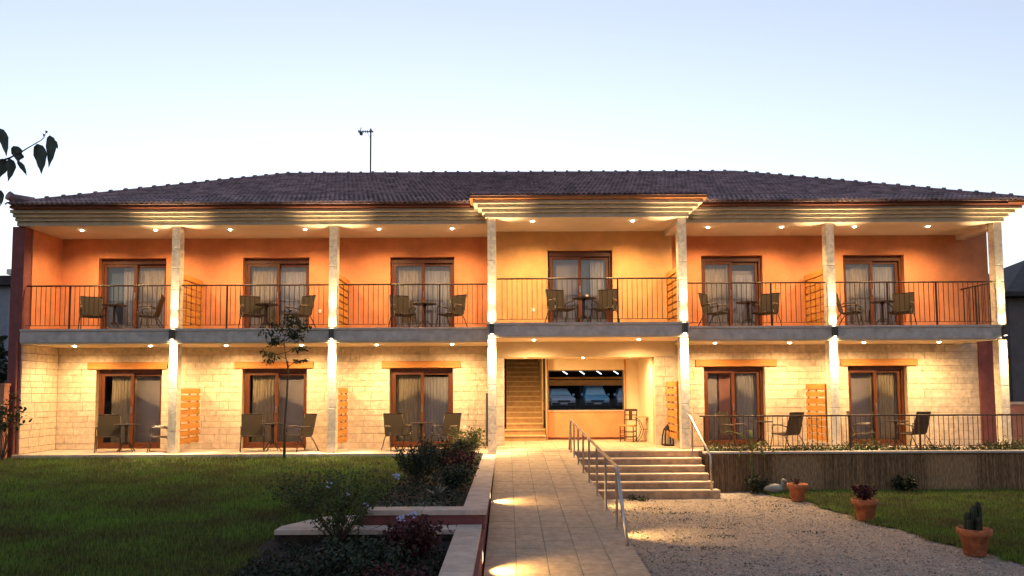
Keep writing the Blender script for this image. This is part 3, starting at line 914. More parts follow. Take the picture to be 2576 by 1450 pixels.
sc_body = MB().box(-0.055, -0.12, -0.125, 0.055, 0.0, 0.125)
ME_sc = sc_body.mesh('housing', M['dark'])
ME_scl = MB().lathe([(0.001, 0.0), (0.036, 0.0)], 12).mesh('lens', M['lens2'])
names = ['first column from left', 'second column from left', 'left column of projecting bay', 'right column of projecting bay',
         'column between the two right bays', 'rightmost corner column']
for nm, x, yf, zc in zip(names, [COLX[0], COLX[1], CCOLX[0], CCOLX[1], COLX[2], COLX[3]], (-.05, -.05, -.70, -.70, -.05, -.05),
                         (3.095, 3.095, 3.15, 3.15, 3.095, 3.095)):
    t = thing('wall_sconce', f'dark up and down wall light on slab edge at {nm}', 'wall light', (x, yf - 0.003, zc), 0, 'up and down lights on the columns')
    link('housing', ME_sc, t)
    link('lens', ME_scl, t, (0, -0.06, 0.1265)); link('lens', ME_scl, t, (0, -0.06, -0.1265), (R(180), 0, 0))
    lamp('up_bulb', 'SPOT', (0, -0.075, 0.155), 1300, WARM2, t, (0, -0.09, 1), 47, 1.0, 0.025)
    lamp('up_glow', 'SPOT', (0, -0.085, 0.135), 50, WARM2, t, (0, 0.15, 1), 150, 1.0, 0.025)
    lamp('down_bulb', 'SPOT', (0, -0.075, -0.155), 1700, WARM2, t, (0, 0.02, -1), 54, 1.0, 0.025)
    lamp('down_glow', 'SPOT', (0, -0.085, -0.135), 50, WARM2, t, (0, 0.15, -1), 150, 1.0, 0.025)
# ================================================================== PRIVACY SCREENS (slatted wood partitions between the bays)
ME_slat = MB().cbox(-0.012, -0.5, -0.5, 0.012, 0.5, 0.5, 0.004).mesh('slat', M['slat'])
def screen(x, y0, y1, z0, z1, label, n_=8, rz=0):
    t = thing('privacy_screen', label, 'partition', (x, y0, z0), rz, 'slatted wooden privacy screens between the bays')
    L = y1 - y0; p = (z1-z0)/n_
    for yy in (0.06, L*0.52, L-0.06):
        m_ = MB(); m_.box(-0.02, yy-0.022, -0.01, 0.02, yy+0.022, z1-z0-0.02); m_.build('upright', M['slat'], t)
    for k in range(n_):
        for sx in (-0.033, 0.033):
            link('slat', ME_slat, t, (sx, L/2, p*(k+0.5) + rnd.uniform(-.004, .004)), (0, 0, 0), (1, L, p-0.042 - rnd.uniform(0, .008)))
screen(-8.52, 0.28, 1.54, 3.26, 4.74, 'slatted wood screen beside first upper column from left')
screen(-4.44, 0.28, 1.54, 3.26, 4.74, 'slatted wood screen beside second upper column from left')
screen(4.36, -0.36, 0.90, 3.31, 4.78, 'slatted wood screen at right end of projecting upper balcony')
screen(8.34, 0.28, 1.54, 3.26, 4.80, 'slatted wood screen between the two right upper balconies')
screen(-8.52, 0.28, 1.52, 0.25, 1.74, 'slatted wood screen beside first ground floor column from left')
screen(-4.44, 0.28, 1.52, 0.25, 1.74, 'slatted wood screen beside second ground floor column from left')
screen(4.30, -0.36, 0.86, 0.36, 1.86, 'slatted wood screen by the lantern at right of entrance porch')
screen(8.30, 0.28, 1.52, 0.25, 1.78, 'slatted wood screen between the two right ground floor terraces')

# ================================================================== TERRACE FURNITURE
def make_chair():
    t = thing('sling_chair', '', 'chair')
    n_ = 7
    def sling(pts, w, name):
        m_ = MB(); vs = []; th = 0.012
        for (y, z), nx_ in zip(pts, range(len(pts))):
            for x in (-w, w): vs.append((x, y, z))
        k = len(pts)
        for (y, z) in pts:
            for x in (-w, w): vs.append((x, y + th*0.6, z - th))
        fs = [(2*i, 2*i+1, 2*i+3, 2*i+2) for i in range(k-1)] + [(2*k+2*i+2, 2*k+2*i+3, 2*k+2*i+1, 2*k+2*i) for i in range(k-1)]
        fs += [(2*i, 2*i+2, 2*k+2*i+2, 2*k+2*i) for i in range(k-1)] + [(2*i+1, 2*k+2*i+1, 2*k+2*i+3, 2*i+3) for i in range(k-1)]
        fs += [(0, 2*k, 2*k+1, 1), (2*k-2, 2*k-1, 4*k-1, 4*k-2)]
        m_.add(vs, fs); m_.build(name, M['sling'], t, smooth=False)
    sling([(-0.27, 0.43), (-0.2, 0.425), (-0.05, 0.40), (0.1, 0.395), (0.17, 0.40)], 0.25, 'seat')
    sling([(0.17, 0.41), (0.205, 0.5), (0.245, 0.65), (0.285, 0.8), (0.315, 0.93), (0.33, 0.965)], 0.255, 'backrest')
    fr = MB()
    for s in (-1, 1):
        x = 0.265*s
        fr.tube([(x, -0.28, 0.42), (x, -0.18, 0.405), (x, 0.12, 0.385), (x, 0.19, 0.43), (x, 0.245, 0.64), (x, 0.33, 0.97)], 0.013, 6)
    fr.tube([(-0.265, 0.33, 0.97), (0.265, 0.33, 0.97)], 0.013, 6); fr.tube([(-0.265, -0.28, 0.42), (0.265, -0.28, 0.42)], 0.012, 6)
    fr.tube([(-0.265, 0.13, 0.385), (0.265, 0.13, 0.385)], 0.011, 6)
    fr.build('frame', M['frame'], t, smooth=True)
    for s in (-1, 1):
        x = 0.285*s
        l_ = MB(); l_.tube([(x*1.03, -0.31, 0.0), (x, -0.25, 0.30), (x, -0.22, 0.50)], 0.013, 6); l_.build('leg', M['frame'], t, smooth=True)
        l_ = MB(); l_.tube([(x*1.05, 0.37, 0.0), (x, 0.22, 0.28), (x*0.95, 0.13, 0.40)], 0.013, 6); l_.build('leg', M['frame'], t, smooth=True)
        a_ = MB(); a_.tube([(x, -0.22, 0.50), (x, -0.24, 0.58), (x, -0.19, 0.635), (x, -0.05, 0.65), (x, 0.12, 0.63), (x*0.95, 0.235, 0.60)], 0.014, 6)
        am = a_.build('armrest', M['frame'], t, smooth=True)
        p_ = MB(); p_.cbox(x-0.024, -0.215, 0.640, x+0.024, 0.08, 0.668, 0.006); p_.build('arm_pad', M['pad'], am)
    return t
def make_table():
    t = thing('bistro_table', '', 'table')
    m_ = MB().lathe([(0.30, 0.70), (0.315, 0.705), (0.315, 0.722), (0.305, 0.728), (0.001, 0.728)], 24); m_.build('table_top', M['frame'], t)
    m_ = MB().lathe([(0.05, 0.18), (0.032, 0.24), (0.03, 0.62), (0.06, 0.70)], 12); m_.build('pedestal', M['frame'], t, smooth=True)
    for k in range(4):
        a = k*math.pi/2 + 0.6; c, s = math.cos(a), math.sin(a)
        m_ = MB(); m_.tube([(0.03*c, 0.03*s, 0.26), (0.12*c, 0.12*s, 0.20), (0.21*c, 0.21*s, 0.07), (0.27*c, 0.27*s, 0.008)], 0.014, 6)
        m_.build('leg', M['frame'], t, smooth=True)
    return t
CH, TB = make_chair(), make_table()
first = {'c': True, 't': True}
def place(proto, key, x, y, z, rz, label, group):
    o = proto if first[key] else copy_tree(proto)
    first[key] = False
    o.location = (x, y, z); o.rotation_euler = (0, 0, rz); o['label'] = label; o['group'] = group
def sx(px, Y): return (px - 1275.0) * (19.2 + Y) / 1882.0
UB = ['on leftmost upper balcony', 'on second upper balcony from left', 'on upper balcony left of projecting bay', 'on projecting middle balcony',
      'on upper balcony right of projecting bay', 'on rightmost upper balcony']
GB = ['on leftmost ground floor terrace', 'on second ground floor terrace from left', 'on ground floor terrace left of entrance', '',
      'on ground floor terrace right of entrance steps', 'on rightmost ground floor terrace']
UPX = [(228, 283, 372, 35, -75), (632, 668, 750, 30, -35), (1012, 1068, 1135, 25, -35), (1412, 1470, 1523, 25, -25), (1800, 1885, 1930, 50, -40), (2140, 2225, 2272, 55, -40)]
GPX = [(277, 322, 410, 25, -70), (637, 688, 757, 20, -40), (1000, 1060, 1122, 30, -30), None, (1838, 1910, 1966, 40, -150), (2162, 2247, 2277, 60, -155)]
for b in range(6):
    l, tb, r_, al, ar = UPX[b]; Y = 0.15 if b == 3 else 0.80; z = 3.30 if b == 3 else 3.25
    place(CH, 'c', sx(l, Y), Y, z, R(al), f'left brown sling armchair {UB[b]}', 'sling armchairs around the bistro tables')
    place(TB, 't', sx(tb, Y+.1), Y + 0.1, z, rnd.random(), f'round dark bistro table {UB[b]}', 'bistro tables on terraces and balconies')
    place(CH, 'c', sx(r_, Y), Y, z, R(ar), f'right brown sling armchair {UB[b]}', 'sling armchairs around the bistro tables')
    if GPX[b]:
        l, tb, r_, al, ar = GPX[b]; Y = 0.70
        place(CH, 'c', sx(l, Y), Y, 0.05, R(al), f'left brown sling armchair {GB[b]}', 'sling armchairs around the bistro tables')
        place(TB, 't', sx(tb, Y+.15), Y + 0.15, 0.05, rnd.random(), f'round dark bistro table {GB[b]}', 'bistro tables on terraces and balconies')
        place(CH, 'c', sx(r_, Y), Y if b < 4 else 0.45, 0.05, R(ar), f'right brown sling armchair {GB[b]}', 'sling armchairs around the bistro tables')

# cup on the middle balcony table
cp = MB().lathe([(0.022, 0.0), (0.035, 0.03), (0.038, 0.075), (0.034, 0.075), (0.03, 0.02)], 12)
o = tag(cp.build('cup', M['white'], smooth=True), 'small white cup on the projecting balcony table', 'cup'); o.location = (sx(1478, .22), 0.22, 4.029)

# wooden chair, iron table and lantern on the porch
t = thing('ladder_back_chair', 'dark wooden ladder back chair with rush seat by lobby window', 'chair', (3.46, 2.25, 0.15), R(-25))
for x in (-0.19, 0.19):
    m_ = MB(); m_.tube([(x, -0.2, 0), (x, -0.2, 0.46)], 0.017, 8); m_.build('leg', M['chairwood'], t)
    m_ = MB(); m_.tube([(x*0.9, 0.2, 0), (x*0.9, 0.18, 0.45), (x*0.95, 0.27, 0.92)], 0.017, 8); m_.build('leg', M['chairwood'], t)
for z in (0.14, 0.28):
    m_ = MB(); m_.tube([(-.19, -.2, z), (.19, -.2, z)], 0.010, 6); m_.tube([(-.17, .19, z), (.17, .19, z)], 0.010, 6)
    for x in (-.18, .18): m_.tube([(x, -.2, z+.03), (x, .19, z+.03)], 0.010, 6)
    m_.build('stretcher', M['chairwood'], t)
m_ = MB(); m_.cbox(-.21, -.22, .44, .21, .2, .475, 0.008); m_.build('seat', M['rush'], t)
for z, hh in ((0.60, 0.03), (0.74, 0.03), (0.86, 0.07)):
    m_ = MB(); yb = 0.18 + 0.09*(z-.45)/.47; m_.box(-.17, yb-.01, z, .17, yb+.012, z+hh); m_.build('back_slat', M['chairwood'], t)
m_ = MB(); m_.box(-.05, .215, .62, .05, .235, .86); m_.build('splat', M['chairwood'], t)
t = thing('iron_table', 'thin iron side table with curved legs beside wooden porch chair', 'table', (3.92, 2.1, 0.15))
m_ = MB(); m_.box(-.34, -.22, .70, .3, .22, .716); m_.build('table_top', M['rush'], t)
for sy in (-.18, .18):
    for s in (-1, 1):
        m_ = MB(); m_.tube([(.28*s, sy, .70), (.16*s, sy, .56), (.09*s, sy, .36), (.15*s, sy, .16), (.30*s, sy, 0.0)], 0.010, 6); m_.build('leg', M['iron'], t)
m_ = MB(); m_.tube([(-.09, 0, .36), (.09, 0, .36)], 0.008, 6); m_.tube([(-.09, -.18, .36), (-.09, .18, .36)], 0.008, 6); m_.tube([(.09, -.18, .36), (.09, .18, .36)], 0.008, 6)
m_.build('stretcher', M['iron'], t)
t = thing('floor_lantern', 'tall dark arched metal lantern standing by porch pier', 'lantern', (4.22, 0.60, 0.15), R(8))
m_ = MB(); m_.cbox(-.13, -.13, 0, .13, .13, .05, 0.006); m_.build('base', M['lantern'], t)
for sx_ in (-1, 1):
    for sy in (-1, 1):
        m_ = MB(); m_.tube([(.115*sx_, .115*sy, .05), (.105*sx_, .105*sy, .25), (.075*sx_, .075*sy, .42), (.02*sx_, .02*sy, .52)], 0.019, 6); m_.build('rib', M['lantern'], t)
m_ = MB().lathe([(.085, .405), (.06, .46), (.025, .53), (.02, .56), (.001, .575)], 8); m_.build('cap', M['lantern'], t)
m_ = MB().lathe([(.035, .05), (.035, .19), (.001, .19)], 12); m_.build('candle', M['candle'], t)
m_ = MB().box(-.1, -.104, .05, .1, -.102, .36); m_.build('pane', M['glass_clear'], t)

# ================================================================== STAIRS, RAMP RAIL, RETAINING WALLS
st = thing('entrance_steps', 'six broad stone steps rising from gravel to the porch', 'steps')
for k in range(6):
    z1 = 0.146 - 0.158*(k+1) + 0.158
    z0 = z1 - 0.158
    yf = -0.902 - 0.25*k; x0, x1 = 1.605, (4.64, 4.65, 4.66, 4.68, 4.72, 4.80)[k]
    if k == 5: z0 -= 0.08
    nb = 5
    cuts = [x0] + sorted(x0 + (x1-x0)*(i+rnd.uniform(-.2, .2))/nb for i in range(1, nb)) + [x1]
    m_ = MB(); m_.box(x0, yf+0.012, z0-0.3, x1, yf + 0.45, z1-0.032)
    s_ = m_.build('step', M['grout'], st)
    for a, b in zip(cuts, cuts[1:]):
        link('riser_block', ME_step, s_, ((a+b)/2, yf+0.025, (z0+z1-0.034)/2), (0, 0, 0), (b-a-0.004, 0.04, z1-z0-0.034))
    if k > 0 or True:
        m_ = MB(); m_.cbox(x0, yf-0.018, z1-0.033, x1, yf+0.27, z1, 0.004); m_.build('tread', M['nosing'], s_)

def handrail(name, label, cat, top, posts, r_=0.024, n_=10):
    t = thing(name, label, cat)
    m_ = MB(); m_.tube(top, r_, n_); m_.build('handrail', M['steel'], t, smooth=True)
    for a, b in posts:
        m_ = MB(); m_.tube([a, b], r_*0.8, 8); m_.lathe([(0.045, 0.0), (0.045, 0.008), (0.02, 0.012)], 12, a)
        m_.build('rail_post', M['steel'], t, smooth=False)
    return t
RX = 1.535
zt = lambda y: zr(y) + 0.76 + (-(y+1.0))*0.014
top = [(RX, -0.55, zr(-0.9)+0.01), (RX, -0.92, 0.80), (RX, -1.0, zt(-1.0)), (RX, -1.1, zt(-1.1)), (RX, -5, zt(-5)), (RX, -8.5, zt(-8.5)), (RX, -8.62, zt(-8.6)-0.01), (RX, -8.72, zt(-8.7)-0.09), (RX, -9.45, zr(-9.45)+0.005)]
handrail('ramp_handrail', 'long steel handrail running down the right edge of ramp', 'handrail', top,
         [((RX, y, zr(y)), (RX, y, zt(y))) for y in (-1.05, -1.9, -2.9, -3.95, -5.05, -6.25, -7.4, -8.55)])
handrail('step_handrail', 'short steel handrail at the right side of entrance steps', 'handrail',
         [(4.40, -0.75, 1.02), (4.44, -0.95, 0.98), (4.60, -2.0, 0.18), (4.62, -2.06, 0.10), (4.62, -2.08, -0.655)],
         [((4.46, -1.05, 0.0), (4.46, -1.05, 0.90)), ])

# retaining wall along the ramp, its return and the lower garden kerb
rw = thing('retaining_wall', 'maroon retaining wall with pale stone coping along left of ramp', 'wall')
m_ = MB()
m_.box(-0.56, -9.22, -1.2, -0.30, -0.24, -0.02)
m_.box(-1.95, -9.22, -1.2, -0.56, -8.98, -0.02)
m_.box(-0.62, -17.0, -1.4, -0.30, -9.22, -0.205)
m_.build('wall_body', M['maroon'], rw)
def coping(x0, y0, x1, y1, z, along, piece, th=0.07):
    L = (y1-y0) if along == 'y' else (x1-x0); n_ = max(1, round(L/piece))
    for k in range(n_):
        a = k/n_; b = (k+1)/n_
        m_ = MB()
        if along == 'y': m_.cbox(x0, y0+L*a+.002, z-th, x1, y0+L*b-.002, z, 0.006)
        else: m_.cbox(x0+L*a+.002, y0, z-th, x0+L*b-.002, y1, z, 0.006)
        m_.build('coping_stone', M['coping'], rw)
coping(-0.60, -8.95, -0.275, -0.24, 0.05, 'y', 1.1)
coping(-1.98, -9.26, -0.275, -8.95, 0.05, 'x', 0.85)
coping(-0.66, -17.0, -0.34, -9.27, -0.135, 'y', 1.2)
gk = thing('garden_kerb', 'pale stone kerb edging the dark lower flower bed', 'kerb')
m_ = MB(); m_.cbox(-2.95, -9.62, -0.20, -0.665, -9.30, -0.135, 0.006); m_.build('kerb_stone', M['coping'], gk)
m_ = MB(); m_.add([(-2.95,-9.297,-0.14),(-2.05,-9.297,-0.14),(-2.0,-8.5,-0.13),(-2.55,-8.62,-0.13),(-2.95,-9.297,-.3),(-2.05,-9.297,-.3),(-2.0,-8.5,-.3),(-2.55,-8.62,-.3)],
                  [(0,1,2,3),(0,4,5,1),(1,5,6,2),(2,6,7,3),(3,7,4,0)]); m_.build('paving_slab', M['coping'], gk)
m_ = MB(); m_.box(-2.95, -9.60, -1.0, -0.67, -9.32, -0.2); m_.build('kerb_body', M['soil'], gk)
# beds
sheet('lower_bed', list(np.linspace(-3.0, -0.62, 24)), list(np.linspace(-17, -9.6, 60)), lambda x, y: -0.30 - 0.10*min(1, max(0, (-9.6-y)/1.5)) + 0.03*math.sin(5*x+3*y)*math.sin(4*y) + (0.05 if x < -2.8 else 0), M['soil'])
sheet('upper_bed', list(np.linspace(-1.97, -0.55, 16)), list(np.linspace(-9.0, -0.22, 60)), lambda x, y: -0.05 + 0.02*math.sin(5*x+3*y)*math.sin(4*y), M['soil'])

# step lights in the walls beside the ramp
ME_sl = MB().cbox(-0.006, -0.035, -0.07, 0.006, 0.035, 0.07, 0.003).mesh('housing', M['white'])
ME_sll = MB().box(-0.003, -0.022, -0.05, 0.003, 0.022, 0.05).mesh('lens', M['lens3'])
def steplight(x, y, z, label, power, aim, ang, sgn=1):
    t = thing('step_light', label, 'wall light', (x, y, z), 0, 'recessed lights washing the ramp and gravel')
    link('housing', ME_sl, t); link('lens', ME_sll, t, (0.006*sgn, 0, 0))
    lamp('bulb', 'SPOT', (0.05*sgn, 0, 0.0), power, (1.0, 0.60, 0.20), t, aim, ang, 1.0, 0.03)
steplight(-0.293, -3.2, -0.03+0.0, 'recessed wall light nearest the porch lighting the ramp', 130, (1, 0, -0.40), 105)
steplight(-0.293, -6.7, -0.11, 'middle recessed wall light casting an oval on the ramp', 165, (1, 0, -0.50), 105)
steplight(-0.293, -10.5, -0.29, 'nearest recessed wall light at bottom end of ramp', 165, (1, 0, -0.40), 110)
steplight(1.607, -3.15, -0.28, 'recessed ramp side light shining on gravel near the steps', 240, (1, 0, -0.50), 70)
steplight(1.607, -6.1, -0.42, 'recessed ramp side light shining on gravel near rail end', 250, (1, 0, -0.45), 72)
# ================================================================== RIGHT PLANTER WALL WITH REED CLADDING
pw = thing('planter_wall', 'long planter wall clad in brown reed screening right of steps', 'wall')
m_ = MB(); m_.box(4.80, -1.06, -1.3, 13.6, -0.56, 0.045); m_.build('wall_body', M['slab'], pw)
m_ = MB(); m_.box(4.82, -0.94, 0.046, 13.6, -0.58, 0.075); m_.build('planter_soil', M['soil'], pw)
xx = 4.72
while xx < 13.5:
    x2 = min(xx + rnd.uniform(1.0, 1.3), 13.6)
    m_ = MB(); m_.cbox(xx+.002, -1.17, 0.078, x2-.002, -0.95, 0.13, 0.006); m_.build('coping_stone', M['slabtop'], pw); xx = x2
NR = 1500
Xr = []; 
for k in range(NR):
    s_ = k/NR*9.4
    if s_ < 0.55: x, y = 4.76, -0.60 - s_
    else: x, y = 4.76 + (s_-0.55), -1.10 - 0.035*math.sin(s_*1.7)
    if s_ < 0.55: pass
    r_ = rnd.uniform(0.0035, 0.0065); zt_ = 0.07 + rnd.uniform(-.03, .0); zb_ = zg(-1.5) - 0.1 - 0.012*max(0, x-6)
    tilt = rnd.uniform(-.012, .012); y += rnd.uniform(-.008, .004)
    m3 = [(x-r_, y+.004, zb_), (x, y-r_, zb_), (x+r_, y+.004, zb_), (x-r_+tilt, y+.004, zt_), (x+tilt, y-r_, zt_), (x+r_+tilt, y+.004, zt_)]
    if s_ < 0.55: m3 = [(px - (py-y)*0 + 0, py, pz_) for px, py, pz_ in m3]
    Xr.append(m3)
Xr = np.array(Xr); base = 6*np.arange(NR)[:, None, None]
Fr = (np.array([(0,1,4,3),(1,2,5,4)])[None] + base).reshape(-1, 4)
o = raw('reed_cladding', Xr.reshape(-1, 3), Fr, M['reed'], pw); tag(o, kind='stuff')
m_ = MB(); m_.box(4.775, -1.085, -1.2, 13.6, -1.062, 0.06); m_.build('reed_backing', M['reed'], pw)

tr_ = thing('terrace_railing', 'dark iron balustrade along top of the reed clad planter wall', 'railing')
railing(tr_, (4.66, -0.98, 0), (13.3, -0.98, 0), 0.12, 0.975, (0.013, 0.42, 0.617), 0.13, 'top_rail', 0.118)

# foliage helpers -------------------------------------------------------
def leaf_cloud(name, centers, size, m, parent, aspect=2.2, droop=0.3):
    """many small folded leaves; centers (n,3)"""
    c = np.asarray(centers); n = len(c)
    a = npr.uniform(0, 2*math.pi, n); el = npr.normal(-droop, 0.5, n)
    s = size*npr.uniform(0.6, 1.3, n)
    d = np.stack([np.cos(a)*np.cos(el), np.sin(a)*np.cos(el), np.sin(el)], 1)
    r_ = npr.normal(0, 1, (n, 3)); side = np.cross(d, r_); side /= np.linalg.norm(side, axis=1)[:, None] + 1e-9
    nrm = np.cross(d, side)
    L = s[:, None]; W_ = (s/aspect)[:, None]*0.5
    v = np.zeros((n, 6, 3))
    v[:, 0] = c; v[:, 1] = c + d*L*0.35 + side*W_ + nrm*L*0.06; v[:, 2] = c + d*L*0.35 - side*W_ + nrm*L*0.06
    v[:, 3] = c + d*L*0.7 + side*W_*0.8; v[:, 4] = c + d*L*0.7 - side*W_*0.8; v[:, 5] = c + d*L - nrm*L*0.08
    f = np.array([(0,2,1),(1,2,4),(1,4,3),(3,4,5)])
    F2 = (f[None] + 6*np.arange(n)[:, None, None]).reshape(-1, 3)
    return raw(name, v.reshape(-1, 3), F2, m, parent)

def branches(base, n, spread, height, r0, jitter=0.15, up=0.5):
    """list of polylines from the base"""
    out = []
    for k in range(n):
        a = rnd.uniform(0, 2*math.pi); rr = spread*math.sqrt(rnd.random()); hh = height*rnd.uniform(0.55, 1.0)
        p0 = Vector(base); p3 = p0 + Vector((math.cos(a)*rr, math.sin(a)*rr, hh))
        p1 = p0 + (p3-p0)*0.4 + Vector((rnd.uniform(-1,1), rnd.uniform(-1,1), up))*jitter*height*0.5
        p2 = p0 + (p3-p0)*0.75 + Vector((rnd.uniform(-1,1), rnd.uniform(-1,1), 0.2))*jitter*height*0.5
        out.append([p0, p1, p2, p3])
    return out

def along(br, n, sp, tmin=0.35):
    pts = []
    for k in range(n):
        b = rnd.choice(br); t = tmin + (1-tmin)*rnd.random(); t *= len(b)-1; i = min(int(t), len(b)-2); u = t-i
        p = b[i].lerp(b[i+1], u)
        pts.append((p.x + rnd.gauss(0, sp), p.y + rnd.gauss(0, sp), p.z + rnd.gauss(0, sp)))
    return pts

def shrub(name, label, base, n_br, spread, height, leaves, size, m, r0=0.008, sp=0.04, cat='shrub', aspect=2.0, droop=0.2, tmin=0.3, group=None):
    t = thing(name, label, cat, base, 0, group)
    br = branches((0, 0, 0), n_br, spread, height, r0)
    st_ = MB()
    for b in br: st_.tube(b, [r0, r0*0.8, r0*0.6, r0*0.3], 5, False)
    st_.build('stems', M['bark'], t)
    leaf_cloud('foliage', along(br, leaves, sp, tmin), size, m, t, aspect, droop)
    return t, br

# low ground cover along the planter
pts = []
for k in range(11000):
    x = rnd.uniform(4.85, 13.2); d_ = 0.5 + 0.5*math.sin(x*2.7) * math.sin(x*1.1+1)
    if rnd.random() > 0.35 + 0.65*d_: continue
    pts.append((x, rnd.uniform(-0.93, -0.58), 0.07 + abs(rnd.gauss(0, 0.05 + 0.075*d_))))
o = leaf_cloud('ground_cover', pts, 0.06, M['leaf'], None, 2.6, -0.4)
tag(o, 'low green trailing plants filling the top of planter wall', 'ground cover', kind='stuff')

# banana-like plant in front of the reed wall
t = thing('broad_leaf_plant', 'tall arching plant with long pale fronds before reed wall', 'plant', (5.75, -1.45, zg(-1.4)))
m_ = MB(); m_.tube([(0, 0, 0), (0.02, 0, 0.35), (-0.01, 0, 0.75), (0.03, 0.02, 1.05)], [0.045, 0.035, 0.025, 0.018], 8); m_.build('stem', M['leaf_l'], t)
def frond(a, L, rise, fall, wd):
    m_ = MB(); n_ = 12; vs = []
    c, s = math.cos(a), math.sin(a)
    for k in range(n_+1):
        u = k/n_; r_ = L*u; z = rise*u*(1.6-u) - fall*u*u
        w_ = wd*math.sin(math.pi*min(1, u*0.93+0.07))**0.7*(1 if k % 2 else 0.8)
        vs += [(c*r_ - s*w_, s*r_ + c*w_, z + 0.02), (c*r_, s*r_, z), (c*r_ + s*w_, s*r_ - c*w_, z + 0.02)]
    fs = []
    for k in range(n_):
        fs += [(3*k, 3*k+1, 3*k+4, 3*k+3), (3*k+1, 3*k+2, 3*k+5, 3*k+4)]
    m_.add(vs, fs); o = m_.build('frond', M['leaf_l'], t, smooth=True); o.location = (0.03, 0.02, 1.0)
for a, L, ri, fa, wd in ((3.35, 0.75, 0.75, 0.05, 0.055), (0.1, 0.5, 0.5, 0.35, 0.05), (-0.35, 0.62, 0.45, 0.55, 0.05), (3.6, 0.45, 0.5, 0.5, 0.045),
                         (-1.2, 0.4, 0.5, 0.4, 0.05), (1.4, 0.5, 0.8, 0.1, 0.045), (0.5, 0.55, 0.3, 0.75, 0.045), (2.4, 0.4, 0.35, 0.5, 0.04)):
    frond(a, L, ri, fa, wd)
shrub('small_shrub', 'small dark shrub around foot of arching plant', (5.85, -1.5, zg(-1.5)), 9, 0.30, 0.42, 520, 0.07, M['leaf_d'])
# white goose shaped ornament
t = thing('goose_ornament', 'pale grey ceramic goose ornament on ground before reed wall', 'ornament', (6.22, -1.60, zg(-1.6)+0.01), R(0))
m_ = MB(); n_ = 10; rings = [(-0.26, .10, .02), (-0.2, .12, .06), (-0.1, .13, .10), (0.02, .13, .115), (0.12, .13, .095), (0.18, .14, .05)]
pts_ = [(x, 0, z) for x, z, r_ in rings]; m_.tube(pts_, [r_ for x, z, r_ in rings], 12); m_.build('body', M['ceramic'], t, smooth=True)
m_ = MB(); m_.tube([(0.13, 0, .15), (0.18, 0, .22), (0.19, 0, .29)], [.05, .035, .03], 10); m_.build('neck', M['ceramic'], t, smooth=True)
m_ = MB(); m_.tube([(0.16, 0, .30), (0.20, 0, .31), (0.25, 0, .30), (0.27, 0, .295)], [.03, .042, .03, .018], 10); m_.build('head', M['ceramic'], t, smooth=True)
m_ = MB(); m_.tube([(0.27, 0, .295), (0.315, 0, .285)], [.018, .008], 8); m_.build('beak', M['terra'], t)
# small dark plants before the reed wall
shrub('low_plant', 'low dark plant at middle foot of the reed wall', (9.35, -1.35, zg(-1.3)-0.02), 8, 0.28, 0.40, 420, 0.09, M['leaf_d'])

# terracotta pots
pot_prof = [(0.135, 0.0), (0.15, 0.01), (0.20, 0.30), (0.205, 0.30), (0.235, 0.305), (0.242, 0.39), (0.235, 0.40), (0.212, 0.40), (0.195, 0.33), (0.001, 0.33)]
ME_pot = MB().lathe(pot_prof, 28).mesh('flower_pot', M['terra'], True)
ME_psoil = MB().lathe([(0.198, 0.345), (0.001, 0.352)], 20).mesh('soil', M['soil'])
def pot(x, y, s, label):
    t = thing('flower_pot', label, 'flower pot', (x, y, zg(y)+0.02), rnd.random()*6, 'terracotta pots along the gravel edge')
    t.scale = (s, s, s)
    link('pot', ME_pot, t); link('soil', ME_psoil, t)
    return t
pot(6.36, -2.62, 0.92, 'terracotta pot with small withered plant near the reed wall')
pot(6.77, -4.85, 0.98, 'terracotta pot holding bushy red leaved plant at gravel edge')
pot(7.10, -7.65, 1.0, 'terracotta pot holding upright cactus nearest to viewer')
shrub('potted_succulent', 'short reddish withered plant in the pot near reed wall', (6.36, -2.62, zg(-2.6)+0.35), 7, 0.12, 0.16, 90, 0.055, M['leaf_r'], 0.006, 0.02, 'plant')
shrub('red_leaf_plant', 'bushy dark red leaved plant in the middle terracotta pot', (6.77, -4.85, zg(-4.8)+0.36), 12, 0.20, 0.34, 420, 0.075, M['leaf_r'], 0.007, 0.03, 'plant', 1.4)
t = thing('cactus', 'upright green column cactus in the nearest terracotta pot', 'cactus', (7.10, -7.65, zg(-7.65)+0.36))
for dx, dy, hh, r_ in ((0.0, 0.0, 0.40, .055), (0.085, 0.02, 0.46, .05), (-0.08, 0.03, 0.30, .05), (0.03, -0.08, 0.24, .045), (-0.10, -0.05, 0.20, .04)):
    m_ = MB(); vs = []; n_ = 16
    hs_ = [0, 0.2, 0.5, 0.8, 0.94, 1.0]; rs_ = [0.85, 1, 1, .95, .65, .1]
    for hz, rr in zip(hs_, rs_):
        for k in range(n_):
            a = 2*math.pi*k/n_; q = r_*rr*(1.0 if k % 2 else 0.76)
            vs.append((dx + q*math.cos(a), dy + q*math.sin(a), hz*hh))
    fs = [(i*n_+k, i*n_+(k+1) % n_, (i+1)*n_+(k+1) % n_, (i+1)*n_+k) for i in range(5) for k in range(n_)]
    m_.add(vs, fs); m_.build('cactus_stem', M['leaf_d'], t)

